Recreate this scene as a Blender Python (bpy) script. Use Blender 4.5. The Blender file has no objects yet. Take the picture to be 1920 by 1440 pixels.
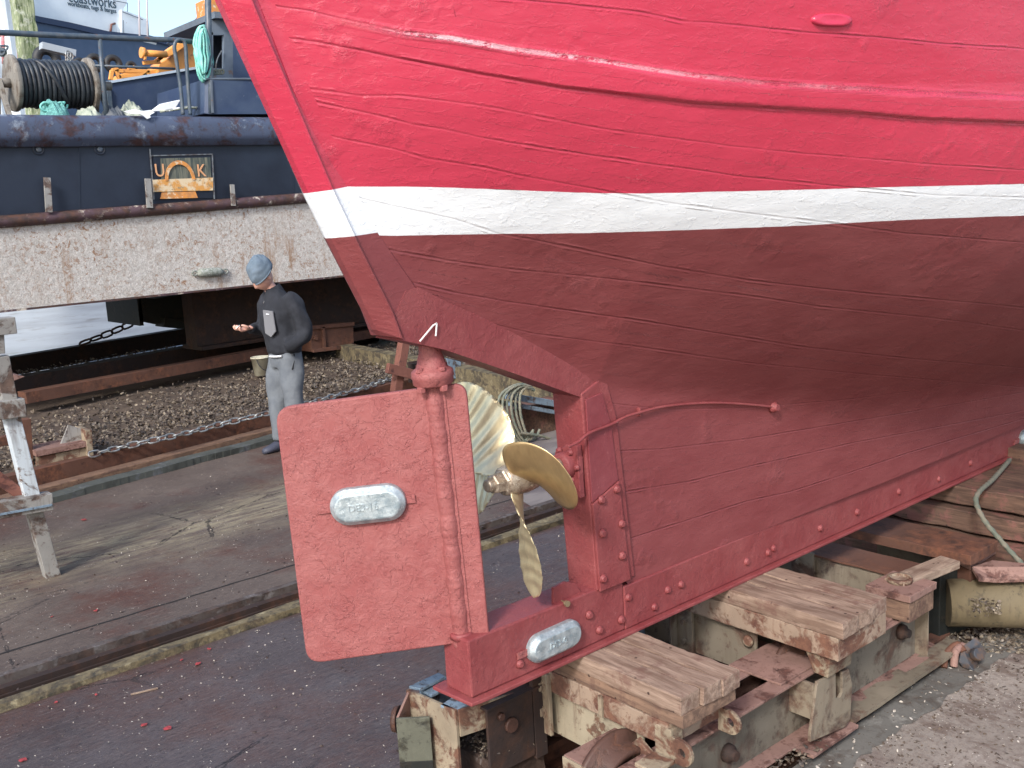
import bpy, bmesh, math, random
import numpy as np
from mathutils import Vector, Matrix, noise as mnoise
R = math.radians
SC = bpy.context.scene
COL = SC.collection
random.seed(7)
rng = np.random.default_rng(11)

# ------------------------------------------------------------------ camera, sky, sun, exposure
EYE = 2.15
FPX = 1900.0
_X = np.array([2265.0, 470.0, -FPX]); _X /= np.linalg.norm(_X)
_a = -(FPX*FPX + 470.0*240.0)/2265.0
_Y = np.array([_a, 240.0, -FPX]); _Y /= np.linalg.norm(_Y)
_Z = np.cross(_X, _Y)
ROT = np.array([_X, _Y, _Z])            # world = ROT @ camera axes
cam_d = bpy.data.cameras.new('camera')
cam_d.sensor_width = 36.0
cam_d.lens = 36.0*FPX/1920.0
cam_d.clip_start = 0.05
cam_d.clip_end = 3000.0
cam = bpy.data.objects.new('camera', cam_d)
COL.objects.link(cam)
mw = Matrix.Identity(4)
for i in range(3):
    for j in range(3):
        mw[i][j] = ROT[i][j]
mw[2][3] = EYE
cam.matrix_world = mw
SC.camera = cam

SUN_DIR = Vector((-0.82, -0.44, 0.70)).normalized()     # towards the sun
world = bpy.data.worlds.new("World")
SC.world = world
world.use_nodes = True
nt = world.node_tree
bg = nt.nodes['Background']
sky = nt.nodes.new('ShaderNodeTexSky')
sky.sky_type = 'NISHITA'
sky.sun_disc = False
sky.sun_elevation = math.asin(SUN_DIR.z)
sky.sun_rotation = math.atan2(SUN_DIR.x, SUN_DIR.y)
sky.air_density = 1.0
sky.dust_density = 2.2
sky.ozone_density = 0.6
nt.links.new(sky.outputs[0], bg.inputs[0])
bg.inputs[1].default_value = 0.15
sun_d = bpy.data.lights.new('sun', 'SUN')
sun_d.energy = 1.85
sun_d.angle = R(10.0)
sun_d.color = (1.0, 0.985, 0.965)
sun = bpy.data.objects.new('sun', sun_d)
COL.objects.link(sun)
sun.rotation_euler = SUN_DIR.to_track_quat('Z', 'Y').to_euler()
SC.view_settings.view_transform = 'Standard'
SC.view_settings.look = 'None'
SC.view_settings.gamma = 1.0
SC.view_settings.use_curve_mapping = False
SC.view_settings.exposure = 0.96

# ------------------------------------------------------------------ pixel of the photo -> point on a real plane
def ray(u, v):
    return ROT @ np.array([u-960.0, -(v-720.0), -FPX])
def pz(u, v, z):
    d = ray(u, v); t = (z-EYE)/d[2]
    return Vector((d[0]*t, d[1]*t, z))
def py_(u, v, y):
    d = ray(u, v); t = y/d[1]
    return Vector((d[0]*t, y, EYE+d[2]*t))
def px_(u, v, x):
    d = ray(u, v); t = x/d[0]
    return Vector((x, d[1]*t, EYE+d[2]*t))
def pplane(u, v, p, n):
    d = Vector(ray(u, v)); o = Vector((0, 0, EYE))
    t = (p-o).dot(n)/d.dot(n)
    return o + d*t

# ------------------------------------------------------------------ mesh building
class MB:
    def __init__(s):
        s.v = []; s.f = []; s.sm = []
    def add(s, vs, fs, smooth=False):
        o = len(s.v)
        s.v += [tuple(v) for v in vs]
        for f in fs:
            s.f.append([i+o for i in f]); s.sm.append(smooth)
        return s
    def box(s, p0, p1):
        x0, y0, z0 = [min(a, b) for a, b in zip(p0, p1)]
        x1, y1, z1 = [max(a, b) for a, b in zip(p0, p1)]
        return s.add([(x0,y0,z0),(x1,y0,z0),(x1,y1,z0),(x0,y1,z0),(x0,y0,z1),(x1,y0,z1),(x1,y1,z1),(x0,y1,z1)],
              [(3,2,1,0),(4,5,6,7),(0,1,5,4),(1,2,6,5),(2,3,7,6),(3,0,4,7)])
    def rbox(s, p0, p1, cell=0.03, amp=0.003, seed=0.0, fr=9.0):
        """box of small faces with an uneven worn surface"""
        x0, y0, z0 = [min(a, b) for a, b in zip(p0, p1)]
        x1, y1, z1 = [max(a, b) for a, b in zip(p0, p1)]
        n = [max(1, min(60, int(round(l/cell)))) for l in (x1-x0, y1-y0, z1-z0)]
        idx = {}; vs = []; fs = []
        def vid(i, j, k):
            if (i, j, k) not in idx:
                p = Vector((x0+(x1-x0)*i/n[0], y0+(y1-y0)*j/n[1], z0+(z1-z0)*k/n[2]))
                e = sum((q == 0 or q == m) for q, m in zip((i, j, k), n))
                d = mnoise.noise_vector(p*fr+Vector((seed, seed*1.7, seed*.3)))*amp
                if e >= 2:
                    c = Vector(((x0+x1)/2, (y0+y1)/2, (z0+z1)/2))
                    for a, (q, m) in enumerate(zip((i, j, k), n)):
                        if q == 0: d[a] += amp*1.1*abs(mnoise.noise(p*fr*1.8))
                        elif q == m: d[a] -= amp*1.1*abs(mnoise.noise(p*fr*1.8))
                idx[(i, j, k)] = len(vs); vs.append(p+d)
            return idx[(i, j, k)]
        for i in range(n[0]):
            for j in range(n[1]):
                fs.append((vid(i,j,0),vid(i,j+1,0),vid(i+1,j+1,0),vid(i+1,j,0)))
                fs.append((vid(i,j,n[2]),vid(i+1,j,n[2]),vid(i+1,j+1,n[2]),vid(i,j+1,n[2])))
        for i in range(n[0]):
            for k in range(n[2]):
                fs.append((vid(i,0,k),vid(i+1,0,k),vid(i+1,0,k+1),vid(i,0,k+1)))
                fs.append((vid(i,n[1],k),vid(i,n[1],k+1),vid(i+1,n[1],k+1),vid(i+1,n[1],k)))
        for j in range(n[1]):
            for k in range(n[2]):
                fs.append((vid(0,j,k),vid(0,j,k+1),vid(0,j+1,k+1),vid(0,j+1,k)))
                fs.append((vid(n[0],j,k),vid(n[0],j+1,k),vid(n[0],j+1,k+1),vid(n[0],j,k+1)))
        return s.add(vs, fs)
    def bar(s, a, b, w, h, up=(0, 0, 1)):
        """box running from a to b; w across, h along up"""
        a = Vector(a); b = Vector(b); d = (b-a).normalized(); up = Vector(up)
        r = d.cross(up).normalized(); u = r.cross(d).normalized()
        vs = []
        for p in (a, b):
            for q, t in ((-1,-1),(1,-1),(1,1),(-1,1)):
                vs.append(p+r*q*w/2+u*t*h/2)
        return s.add(vs, [(0,1,2,3),(7,6,5,4),(0,4,5,1),(1,5,6,2),(2,6,7,3),(3,7,4,0)])
    def tube(s, pts, r, n=10, closed=False, cap=True, flat=1.0):
        pts = [Vector(p) for p in pts]; m = len(pts)
        rr = r if isinstance(r, (list, tuple)) else [r]*m
        vs = []; fs = []
        up = None
        for i in range(m):
            if closed: t = (pts[(i+1) % m]-pts[i-1]).normalized()
            else: t = (pts[min(i+1, m-1)]-pts[max(i-1, 0)]).normalized()
            if up is None:
                up = Vector((0,0,1)) if abs(t.z) < .9 else Vector((1,0,0))
            a = t.cross(up)
            if a.length < 1e-6: a = t.orthogonal()
            a.normalize(); up = a.cross(t).normalized()
            for k in range(n):
                an = 2*math.pi*k/n
                vs.append(pts[i]+a*math.cos(an)*rr[i]+up*math.sin(an)*rr[i]*flat)
        for i in range(m if closed else m-1):
            j = (i+1) % m
            for k in range(n):
                l = (k+1) % n
                fs.append((i*n+k, i*n+l, j*n+l, j*n+k))
        s.add(vs, fs, True)
        if cap and not closed:
            o = len(s.v)-len(vs)
            s.f.append([o+k for k in range(n)][::-1]); s.sm.append(False)
            s.f.append([o+(m-1)*n+k for k in range(n)]); s.sm.append(False)
        return s
    def lathe(s, org, axis, prof, n=24, smooth=True, ref=None, sx=1.0):
        """prof: list of (distance along axis, radius)"""
        org = Vector(org); ax = Vector(axis).normalized()
        a = (Vector(ref)-ax*Vector(ref).dot(ax)).normalized() if ref else ax.orthogonal().normalized()
        b = ax.cross(a)
        vs = []; fs = []
        for h, r in prof:
            for k in range(n):
                an = 2*math.pi*k/n
                vs.append(org+ax*h+(a*math.cos(an)*sx+b*math.sin(an))*r)
        for i in range(len(prof)-1):
            for k in range(n):
                l = (k+1) % n
                fs.append((i*n+k, i*n+l, (i+1)*n+l, (i+1)*n+k))
        s.add(vs, fs, smooth)
        o = len(s.v)-len(vs)
        s.f.append([o+k for k in range(n)][::-1]); s.sm.append(False)
        s.f.append([o+(len(prof)-1)*n+k for k in range(n)]); s.sm.append(False)
        return s
    def prism(s, poly, dvec):
        """poly: 3-D points of a flat outline, pushed along dvec"""
        d = Vector(dvec); n = len(poly)
        vs = [Vector(p) for p in poly]+[Vector(p)+d for p in poly]
        fs = [tuple(range(n))[::-1], tuple(range(n, 2*n))]
        for i in range(n):
            j = (i+1) % n
            fs.append((i, j, n+j, n+i))
        return s.add(vs, fs)
    def loft(s, rings, cap=True, smooth=True):
        n = len(rings[0]); vs = [p for r in rings for p in r]; fs = []
        for i in range(len(rings)-1):
            for k in range(n):
                l = (k+1) % n
                fs.append((i*n+k, i*n+l, (i+1)*n+l, (i+1)*n+k))
        s.add(vs, fs, smooth)
        if cap:
            o = len(s.v)-len(vs)
            s.f.append([o+k for k in range(n)][::-1]); s.sm.append(smooth)
            s.f.append([o+(len(rings)-1)*n+k for k in range(n)]); s.sm.append(smooth)
        return s

def tag(o, label=None, cat=None, group=None, kind=None):
    if label: o['label'] = label
    if cat: o['category'] = cat
    if group: o['group'] = group
    if kind: o['kind'] = kind
    return o
def root(name, loc, label, cat, group=None):
    o = bpy.data.objects.new(name, None); o.empty_display_size = .1
    COL.objects.link(o); o.location = loc
    return tag(o, label, cat, group)
def origin_of(p):
    v = Vector((0, 0, 0))
    while p is not None:
        v += Vector(p.location); p = p.parent
    return v
def fix_normals(me):
    bm = bmesh.new(); bm.from_mesh(me)
    bmesh.ops.recalc_face_normals(bm, faces=bm.faces)
    bm.to_mesh(me); bm.free()
def build(name, mb, mat, parent=None, bevel=0.0, seg=2, loc=None, fix=True, label=None):
    """link the collected shapes as ONE mesh object (points are given in world space)"""
    me = bpy.data.meshes.new(name)
    off = origin_of(parent)
    if loc is not None: off = off+(Vector(loc)-off)
    vs = np.array([tuple(v) for v in mb.v], dtype=float)-np.array(off)
    me.from_pydata(vs.tolist(), [], mb.f)
    me.polygons.foreach_set('use_smooth', mb.sm)
    if fix: fix_normals(me)
    me.materials.append(mat)
    o = bpy.data.objects.new(name, me); COL.objects.link(o)
    if parent is not None: o.parent = parent
    if loc is not None: o.location = Vector(loc)-origin_of(parent)
    if bevel > 0:
        b = o.modifiers.new('bevel', 'BEVEL'); b.width = bevel; b.segments = seg
        b.limit_method = 'ANGLE'; b.angle_limit = R(35)
    if label: o['label'] = label
    return o
def solo(name, mb, mat, label, cat, group=None, bevel=0.0, kind=None, loc=None):
    if loc is None:
        a = np.array([tuple(v) for v in mb.v])
        loc = ((a[:,0].min()+a[:,0].max())/2, (a[:,1].min()+a[:,1].max())/2, a[:,2].min())
    o = build(name, mb, mat, None, bevel, loc=loc)
    return tag(o, label, cat, group, kind)
def copy_tree(o, parent=None):
    c = o.copy(); COL.objects.link(c); c.parent = parent
    for ch in [q for q in COL.objects if q.parent == o]:
        copy_tree(ch, c)
    return c
def text_mb(body, org, xdir, ydir, size, ext, font_space=1.0):
    """letters as solid mesh; xdir, ydir span the plane they stand on"""
    cu = bpy.data.curves.new('t', 'FONT'); cu.body = body; cu.size = 1.0
    cu.extrude = 0.5; cu.resolution_u = 3; cu.space_character = font_space
    ob = bpy.data.objects.new('t', cu); COL.objects.link(ob)
    bpy.context.view_layer.update()
    me = bpy.data.meshes.new_from_object(ob.evaluated_get(bpy.context.evaluated_depsgraph_get()))
    X = Vector(xdir).normalized(); Y = Vector(ydir).normalized(); N = X.cross(Y)
    mb = MB(); o = Vector(org)
    mb.add([o+X*v.co.x*size+Y*v.co.y*size+N*v.co.z*ext for v in me.vertices], [tuple(p.vertices) for p in me.polygons])
    bpy.data.objects.remove(ob); bpy.data.curves.remove(cu); bpy.data.meshes.remove(me)
    return mb

# ------------------------------------------------------------------ materials
class NT:
    def __init__(s, name):
        s.m = bpy.data.materials.new(name); s.m.use_nodes = True
        s.t = s.m.node_tree; s.b = s.t.nodes['Principled BSDF']
        s.tc = s.t.nodes.new('ShaderNodeTexCoord')
    def n(s, ty, **k):
        x = s.t.nodes.new(ty)
        for a, b in k.items(): setattr(x, a, b)
        return x
    def l(s, a, b): s.t.links.new(a, b)
    def co(s, scale=(1,1,1), rot=(0,0,0), loc=(0,0,0)):
        m = s.n('ShaderNodeMapping'); s.l(s.tc.outputs['Object'], m.inputs[0])
        m.inputs['Scale'].default_value = scale; m.inputs['Rotation'].default_value = rot; m.inputs['Location'].default_value = loc
        return m.outputs[0]
    def noise(s, scale, detail=4, rough=.55, st=(1,1,1), rot=(0,0,0), loc=(0,0,0), dist=0.0):
        x = s.n('ShaderNodeTexNoise'); s.l(s.co(st, rot, loc), x.inputs[0])
        x.inputs['Scale'].default_value = scale; x.inputs['Detail'].default_value = detail
        x.inputs['Roughness'].default_value = rough; x.inputs['Distortion'].default_value = dist
        return x.outputs[0]
    def vor(s, scale, st=(1,1,1), feat='F1', out=0, rot=(0,0,0), rnd=1.0):
        x = s.n('ShaderNodeTexVoronoi', feature=feat); s.l(s.co(st, rot), x.inputs[0])
        x.inputs['Scale'].default_value = scale; x.inputs['Randomness'].default_value = rnd
        return x.outputs[out]
    def wave(s, scale, dist=2, detail=2, st=(1,1,1), rot=(0,0,0), direc='X', ds=1.0):
        x = s.n('ShaderNodeTexWave', bands_direction=direc); s.l(s.co(st, rot), x.inputs[0])
        x.inputs['Scale'].default_value = scale; x.inputs['Distortion'].default_value = dist
        x.inputs['Detail'].default_value = detail; x.inputs['Detail Scale'].default_value = ds
        return x.outputs[1]
    def ramp(s, f, lo, hi, a=0.0, b=1.0):
        x = s.n('ShaderNodeMapRange'); x.clamp = True
        s.l(f, x.inputs[0])
        for i, q in enumerate((lo, hi, a, b)): x.inputs[i+1].default_value = q
        return x.outputs[0]
    def math(s, op, a, b=None):
        x = s.n('ShaderNodeMath', operation=op)
        for i, q in enumerate((a, b)):
            if q is None: continue
            if isinstance(q, (int, float)): x.inputs[i].default_value = q
            else: s.l(q, x.inputs[i])
        return x.outputs[0]
    def mix(s, fac, a, b):
        x = s.n('ShaderNodeMix', data_type='RGBA')
        if isinstance(fac, (int, float)): x.inputs[0].default_value = fac
        else: s.l(fac, x.inputs[0])
        for i, q in ((6, a), (7, b)):
            if isinstance(q, tuple): x.inputs[i].default_value = (q[0], q[1], q[2], 1)
            else: s.l(q, x.inputs[i])
        return x.outputs[2]
    def attr(s, name):
        x = s.n('ShaderNodeAttribute'); x.attribute_name = name
        return x.outputs['Fac']
    def bump(s, h, strength, dist, prev=None):
        x = s.n('ShaderNodeBump'); x.inputs['Strength'].default_value = strength
        x.inputs['Distance'].default_value = dist; s.l(h, x.inputs['Height'])
        if prev is not None: s.l(prev, x.inputs['Normal'])
        return x.outputs[0]
    def out(s, col=None, rough=None, metal=None, normal=None, spec=None, coat=None):
        def st(k, q):
            if q is None: return
            if isinstance(q, (int, float)): s.b.inputs[k].default_value = q
            elif isinstance(q, tuple): s.b.inputs[k].default_value = (q[0], q[1], q[2], 1)
            else: s.l(q, s.b.inputs[k])
        st('Base Color', col); st('Roughness', rough); st('Metallic', metal); st('Normal', normal)
        st('Specular IOR Level', spec); st('Coat Weight', coat)
        return s.m

def simple(name, c, rough=.6, metal=0.0, c2=None, sc=8, lo=.42, hi=.62, bs=30, bd=.002, bst=.5, st=(1,1,1), spec=None, c3=None, sc3=20, lo3=.55, hi3=.62, detail=5):
    t = NT(name); col = c
    if c2: col = t.mix(t.ramp(t.noise(sc, detail, .6, st), lo, hi), c, c2)
    if c3: col = t.mix(t.ramp(t.noise(sc3, 6, .65, loc=(3.1, 1.7, 9.2)), lo3, hi3), col, c3)
    nm = t.bump(t.noise(bs, 4, .6, st), bst, bd)
    return t.out(col, rough, metal, nm, spec)
def lumpy(t, k=1.0, fine=True):
    """thick brushed and blistered paint"""
    h1 = t.ramp(t.noise(20, 7, .68, dist=.35), .40, .72)
    h2 = t.noise(120, 3, .6)
    h3 = t.ramp(t.vor(22, feat='DISTANCE_TO_EDGE'), 0, .06)
    n = t.bump(h1, .42*k, .004)
    e = t.math('ADD', t.ramp(t.noise(8, 5, .62, loc=(3,1,2)), .50, .507), t.ramp(t.noise(17, 5, .6, loc=(1,6,2)), .58, .586))
    n = t.bump(e, .42*k, .0026, n)
    return t.bump(h2, .35*k, .0012, n)
def antifoul(name, k=1.0, base=(.200, .041, .044), b2=(.245, .064, .064), rough=.42):
    t = NT(name)
    c = t.mix(t.ramp(t.noise(6, 6, .7), .4, .7), base, b2)
    c = t.mix(t.ramp(t.noise(55, 4, .7, loc=(4,2,1)), .62, .75, 0, .35), c, (.48, .20, .19))
    return t.out(c, t.ramp(t.noise(12, 4), .3, .7, rough-.02, rough+.18), None, lumpy(t, k), .38)
M_anti = antifoul('antifouling_paint', 1.0)
M_anti_rud = antifoul('antifouling_rudder_paint', 1.7, (.25, .070, .068), (.30, .104, .098), .46)
M_anti_dark = antifoul('antifouling_fresh_strip', .5, (.185, .036, .043), (.225, .055, .062))

def hull_material(name, planks=True):
    t = NT(name)
    zt = t.attr('stripe_top'); zb = t.attr('stripe_bottom')
    wob = t.math('MULTIPLY', t.math('SUBTRACT', t.noise(14, 2), .5), .003)
    top = t.ramp(t.math('ADD', zt, wob), -.0008, .0008)
    bot = t.ramp(t.math('ADD', zb, wob), -.0008, .0008)
    af = t.mix(t.ramp(t.noise(3.5, 6, .7, (1, 1, 2.5)), .35, .7), (.172, .033, .036), (.215, .052, .054))
    af = t.mix(t.ramp(t.noise(60, 4, .7, (1,1,3)), .64, .78, 0, .3), af, (.42, .19, .19))
    rd = t.mix(t.ramp(t.noise(2.2, 5, .6), .3, .7), (.44, .028, .060), (.51, .037, .076))
    wh = t.mix(t.ramp(t.noise(5, 6, .6), .4, .8), (.77, .80, .82), (.73, .765, .79))
    col = t.mix(bot, af, wh)
    col = t.mix(top, col, rd)
    rough = t.mix(top, t.mix(bot, (.54,.54,.54), (.42,.42,.42)), t.mix(t.ramp(t.noise(3, 5, .7, (1,1,3)), .35, .65), (.20,.20,.20), (.34,.34,.34)))
    calm = t.math('SUBTRACT', 1.0, t.math('MULTIPLY', t.math('MULTIPLY', bot, t.math('SUBTRACT', 1.0, top)), .75))
    # bump: brushed paint, plank seams
    b1 = t.noise(5.0, 3, .5, (1, 1, 3.0))
    b2 = t.ramp(t.noise(30, 5, .65, (1, 1, 1.8), dist=.8), .52, .8)
    b3 = t.noise(170, 3, .6, (.6, 1, 1.4))
    n = t.bump(b1, .22, .02)
    n = t.bump(b2, .5, .0022, n)
    n = t.bump(b3, .25, .0009, n)
    scab = t.math('MULTIPLY', t.ramp(t.noise(4.2, 3, .6, loc=(9,2,4)), .60, .68), t.noise(48, 6, .75, dist=1.0))
    n = t.bump(t.math('MULTIPLY', scab, calm), .9, .005, n)
    chip = t.math('MULTIPLY', t.ramp(t.noise(70, 3, .7, (1,1,2), loc=(4,4,9)), .70, .73), t.ramp(t.noise(3, 3, .6, loc=(1,8,3)), .5, .56))
    n = t.bump(chip, .7, .002, n)
    if planks:
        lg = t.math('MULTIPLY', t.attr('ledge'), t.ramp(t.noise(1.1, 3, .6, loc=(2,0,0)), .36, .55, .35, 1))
        glint = t.math('MULTIPLY', t.ramp(t.attr('ledge'), .45, .75), t.math('MULTIPLY', t.ramp(t.noise(26, 6, .8, (.35, 1, 1)), .42, .50), t.ramp(t.noise(.9, 2, .5, loc=(2.6,0,0)), .40, .50, .25, 1)))
        col = t.mix(t.math('MULTIPLY', glint, t.attr('ledge_glare')), col, (.86, .52, .56))  # pale streak on the strake ledge: sun glare painted into the colour
        n = t.bump(t.math('MULTIPLY', lg, t.noise(75, 5, .75, (.5, 1, 1), dist=.8)), 1.0, .016, n)
        d = t.math('ABSOLUTE', t.math('ADD', t.attr('seam'), t.math('MULTIPLY', t.math('SUBTRACT', t.noise(12, 3), .5), .0035)))
        k = t.attr('seam_k')
        mod = t.ramp(t.noise(4.5, 3, .6, loc=(5,5,5)), .3, .65, .42, 1)
        g = t.math('MULTIPLY', t.math('MULTIPLY', t.ramp(d, 0, .0040, 1, 0), k), mod)
        rid = t.math('MULTIPLY', t.math('MULTIPLY', t.ramp(t.math('ABSOLUTE', t.math('SUBTRACT', d, .006)), 0, .004, 1, 0), k),
                     t.ramp(t.noise(9, 4, .7, loc=(1,7,3)), .5, .62))
        g = t.math('MULTIPLY', g, t.math('ADD', .35, t.math('MULTIPLY', calm, .65)))
        hh = t.math('SUBTRACT', t.math('MULTIPLY', rid, .9), g)
        n = t.bump(hh, .75, .0028, n)
        col = t.mix(t.math('MULTIPLY', g, .30), col, (.10, .012, .02))
    t.out(col, None, None, n, .5)
    t.l(t.math('MULTIPLY', top, .5), t.b.inputs['Coat Weight']); t.b.inputs['Coat Roughness'].default_value = .10
    sp = t.n('ShaderNodeSeparateColor'); t.l(rough, sp.inputs[0]); t.l(sp.outputs[0], t.b.inputs['Roughness'])
    return t.m
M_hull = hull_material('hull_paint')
M_post = hull_material('stern_post_paint', False)

def rusty(name, paint, rust=(.12, .045, .025), dark=(.05, .025, .02), lo=.5, hi=.56, sc=7, grime=.5, rough=.7, pale=None):
    t = NT(name)
    f1 = t.ramp(t.noise(sc, 7, .68, dist=.4), lo, hi)
    f2 = t.ramp(t.noise(sc*4, 5, .7, loc=(8,3,2)), .58, .66)
    rc = t.mix(t.ramp(t.noise(sc*3, 5, .7), .35, .65), rust, dark)
    pc = t.mix(t.ramp(t.noise(sc*.6, 4, .6, loc=(2,9,4)), .4, .75, 0, grime), paint, tuple(q*.45 for q in paint))
    if pale: pc = t.mix(t.ramp(t.noise(sc*1.5, 5, .7, loc=(6,6,1)), .55, .65), pc, pale)
    st_ = t.math('MULTIPLY', t.ramp(t.noise(sc*3.5, 5, .7, (1, 1, .10), loc=(1,4,7)), .53, .68), t.ramp(t.noise(sc*.5, 3, .6, loc=(7,4,7)), .42, .6))
    pc = t.mix(t.math('MULTIPLY', st_, .7), pc, rc)
    c = t.mix(f1, pc, rc); c = t.mix(t.math('MULTIPLY', f2, .7), c, rc)
    n = t.bump(t.math('SUBTRACT', t.noise(60, 5, .7), f1), .5, .003)
    return t.out(c, rough, 0.0, n, .3)
M_cream = rusty('cream_paint_on_rusty_steel', (.30, .245, .175), (.16, .080, .052), (.075, .038, .028), .475, .55, 7, .8)
M_creamclean = rusty('worn_cream_paint', (.21, .175, .13), (.125, .072, .05), (.055, .038, .032), .50, .60, 4, .85)
M_pinkrust = rusty('dusty_pink_rusted_plate', (.25, .150, .125), (.14, .066, .052), (.06, .032, .028), .52, .60, 9, .5)
M_rust = rusty('brown_rusted_steel', (.115, .055, .038), (.17, .07, .04), (.04, .022, .018), .45, .6, 5, .6, .8)
M_darkrust = rusty('dark_rusted_steel', (.035, .024, .022), (.07, .034, .022), (.018, .014, .013), .45, .6, 4, .5, .8)
M_wheel = rusty('worn_wheel_rust', (.085, .045, .035), (.12, .055, .035), (.03, .02, .018), .5, .6, 12, .4, .5)
M_bluegrey = rusty('scuffed_blue_grey_steel', (.19, .26, .33), (.10, .07, .06), (.04, .035, .035), .52, .6, 9, .4)
M_weeddark = rusty('weedy_grey_green_paint', (.11, .112, .085), (.05, .045, .03), (.02, .022, .02), .56, .64, 6, .7)
M_blackweed = rusty('black_weedy_paint', (.016, .018, .017), (.035, .028, .02), (.012, .012, .012), .52, .62, 7, .5, .6)

def timber(name, a, b, stain, axis='Y', rough=.75):
    t = NT(name)
    st = (14, 1.2, 14) if axis == 'Y' else ((1.2, 14, 14) if axis == 'X' else (14, 14, 1.2))
    g = t.noise(3.2, 6, .65, st, dist=.5)
    c = t.mix(t.ramp(g, .38, .60), a, b)
    c = t.mix(t.ramp(t.noise(7, 6, .7, st, loc=(2,5,8)), .60, .68, 0, .8), c, tuple(q*.35 for q in b))
    c = t.mix(t.ramp(t.noise(9, 6, .7), .53, .63, 0, .6), c, stain)
    c = t.mix(t.ramp(t.noise(3, 3, .6, loc=(3,3,3)), .5, .75, 0, .5), c, tuple(q*.6 for q in b))
    c = t.mix(t.ramp(t.vor(16), .10, .07), c, (.05, .03, .025))
    n = t.bump(g, .7, .004); n = t.bump(t.noise(70, 4, .7), .3, .001, n)
    return t.out(c, rough, 0, n, .3)
M_timber = timber('weathered_keel_block_timber', (.315, .228, .175), (.17, .112, .083), (.13, .062, .05))
M_timber2 = timber('stained_timber', (.23, .145, .10), (.12, .075, .055), (.09, .045, .038))
M_timberx = timber('grey_plank_timber', (.33, .25, .19), (.20, .14, .105), (.12, .07, .05), 'X')
M_timberdk = timber('old_brown_stacked_timber', (.15, .088, .062), (.075, .045, .034), (.22, .09, .08))

def zinc():
    t = NT('cast_zinc')
    c = t.mix(t.ramp(t.noise(28, 6, .7), .4, .6), (.46, .52, .54), (.27, .33, .36))
    c = t.mix(t.ramp(t.noise(60, 4, .7, loc=(3,1,1)), .6, .7), c, (.62, .68, .69))
    n = t.bump(t.noise(45, 6, .7), .9, .003)
    return t.out(c, t.ramp(t.noise(30, 4), .3, .7, .32, .6), .55, n)
M_zinc = zinc()
def bronze(name, face=(.72, .56, .30), rough=.22, waves=False):
    t = NT(name)
    c = t.mix(t.ramp(t.noise(9, 4, .6, (3,3,1)), .3, .7), face, tuple(q*.72 for q in face))
    n = t.bump(t.wave(55, 4, 3, (1,1,1), (.4,.7,.2)), .10, .0008)
    n = t.bump(t.noise(14, 3, .5), .3, .003, n)
    return t.out(c, rough, .72, n)
M_bronze = bronze('polished_bronze_blade', (.88, .76, .48), .40)
M_bronze_dark = bronze('tarnished_bronze_blade', (.56, .40, .20), .30)
def hubmat():
    t = NT('crusty_bronze_hub')
    c = t.mix(t.ramp(t.noise(60, 6, .75), .45, .68), (.42, .35, .27), (.17, .12, .09))
    c = t.mix(t.ramp(t.noise(110, 3, .7, loc=(1,1,1)), .58, .66), c, (.62, .56, .46))
    n = t.bump(t.noise(90, 5, .75), .5, .0015)
    return t.out(c, .38, .6, n)
M_hub = hubmat()

def wet_slab():
    t = NT('wet_stained_slipway_concrete')
    big = t.noise(.8, 6, .65)
    c = t.mix(t.ramp(big, .38, .66), (.052, .040, .040), (.098, .083, .086))
    c = t.mix(t.ramp(t.noise(.9, 7, .72, loc=(7,2,0)), .44, .60, 0, .85), c, (.085, .042, .032))
    g = t.noise(9, 5, .7, (1.0, 7, 1), (0, 0, .25))
    c = t.mix(t.ramp(g, .5, .72, 0, .7), c, (.13, .105, .10))
    c = t.mix(t.ramp(t.noise(24, 5, .75, (1,3.2,1), (0,0,.45)), .53, .64, 0, .8), c, (.022, .016, .018))
    c = t.mix(t.ramp(t.noise(34, 5, .75, (1,3,1), (0,0,.4), loc=(6,1,0)), .58, .68, 0, .6), c, (.20, .18, .185))
    # sparse pale chips lying fast in the surface
    v = t.vor(46); f = t.math('MULTIPLY', t.ramp(v, .12, .09), t.ramp(t.noise(6, 3, .6, loc=(2,2,2)), .54, .60))
    c = t.mix(f, c, (.5, .45, .40))
    cd = t.math('ADD', t.vor(.75, feat='DISTANCE_TO_EDGE'), t.math('MULTIPLY', t.math('SUBTRACT', t.noise(5, 6, .7), .5), .09))
    cr_ = t.math('MULTIPLY', t.ramp(t.math('ABSOLUTE', cd), .0015, .0045, 1, 0), t.ramp(t.noise(.7, 2, .5, loc=(4,1,0)), .50, .56))
    c = t.mix(t.math('MULTIPLY', cr_, .85), c, (.012, .010, .010))
    n = t.bump(g, .8, .006); n = t.bump(t.noise(60, 5, .75), .7, .004, n)
    r = t.ramp(t.noise(2.5, 6, .7), .35, .68, .20, .62)
    return t.out(c, r, 0, n, .5)
M_slab = wet_slab()
def crust():
    t = NT('yellowish_silt_crust_on_concrete')
    c = t.mix(t.ramp(t.noise(5, 6, .7, (1, 5, 1)), .36, .66), (.06, .045, .042), (.27, .22, .14))
    n = t.bump(t.noise(50, 5, .7), .8, .004)
    return t.out(c, .75, 0, n, .25)
M_crust = crust()
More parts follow.
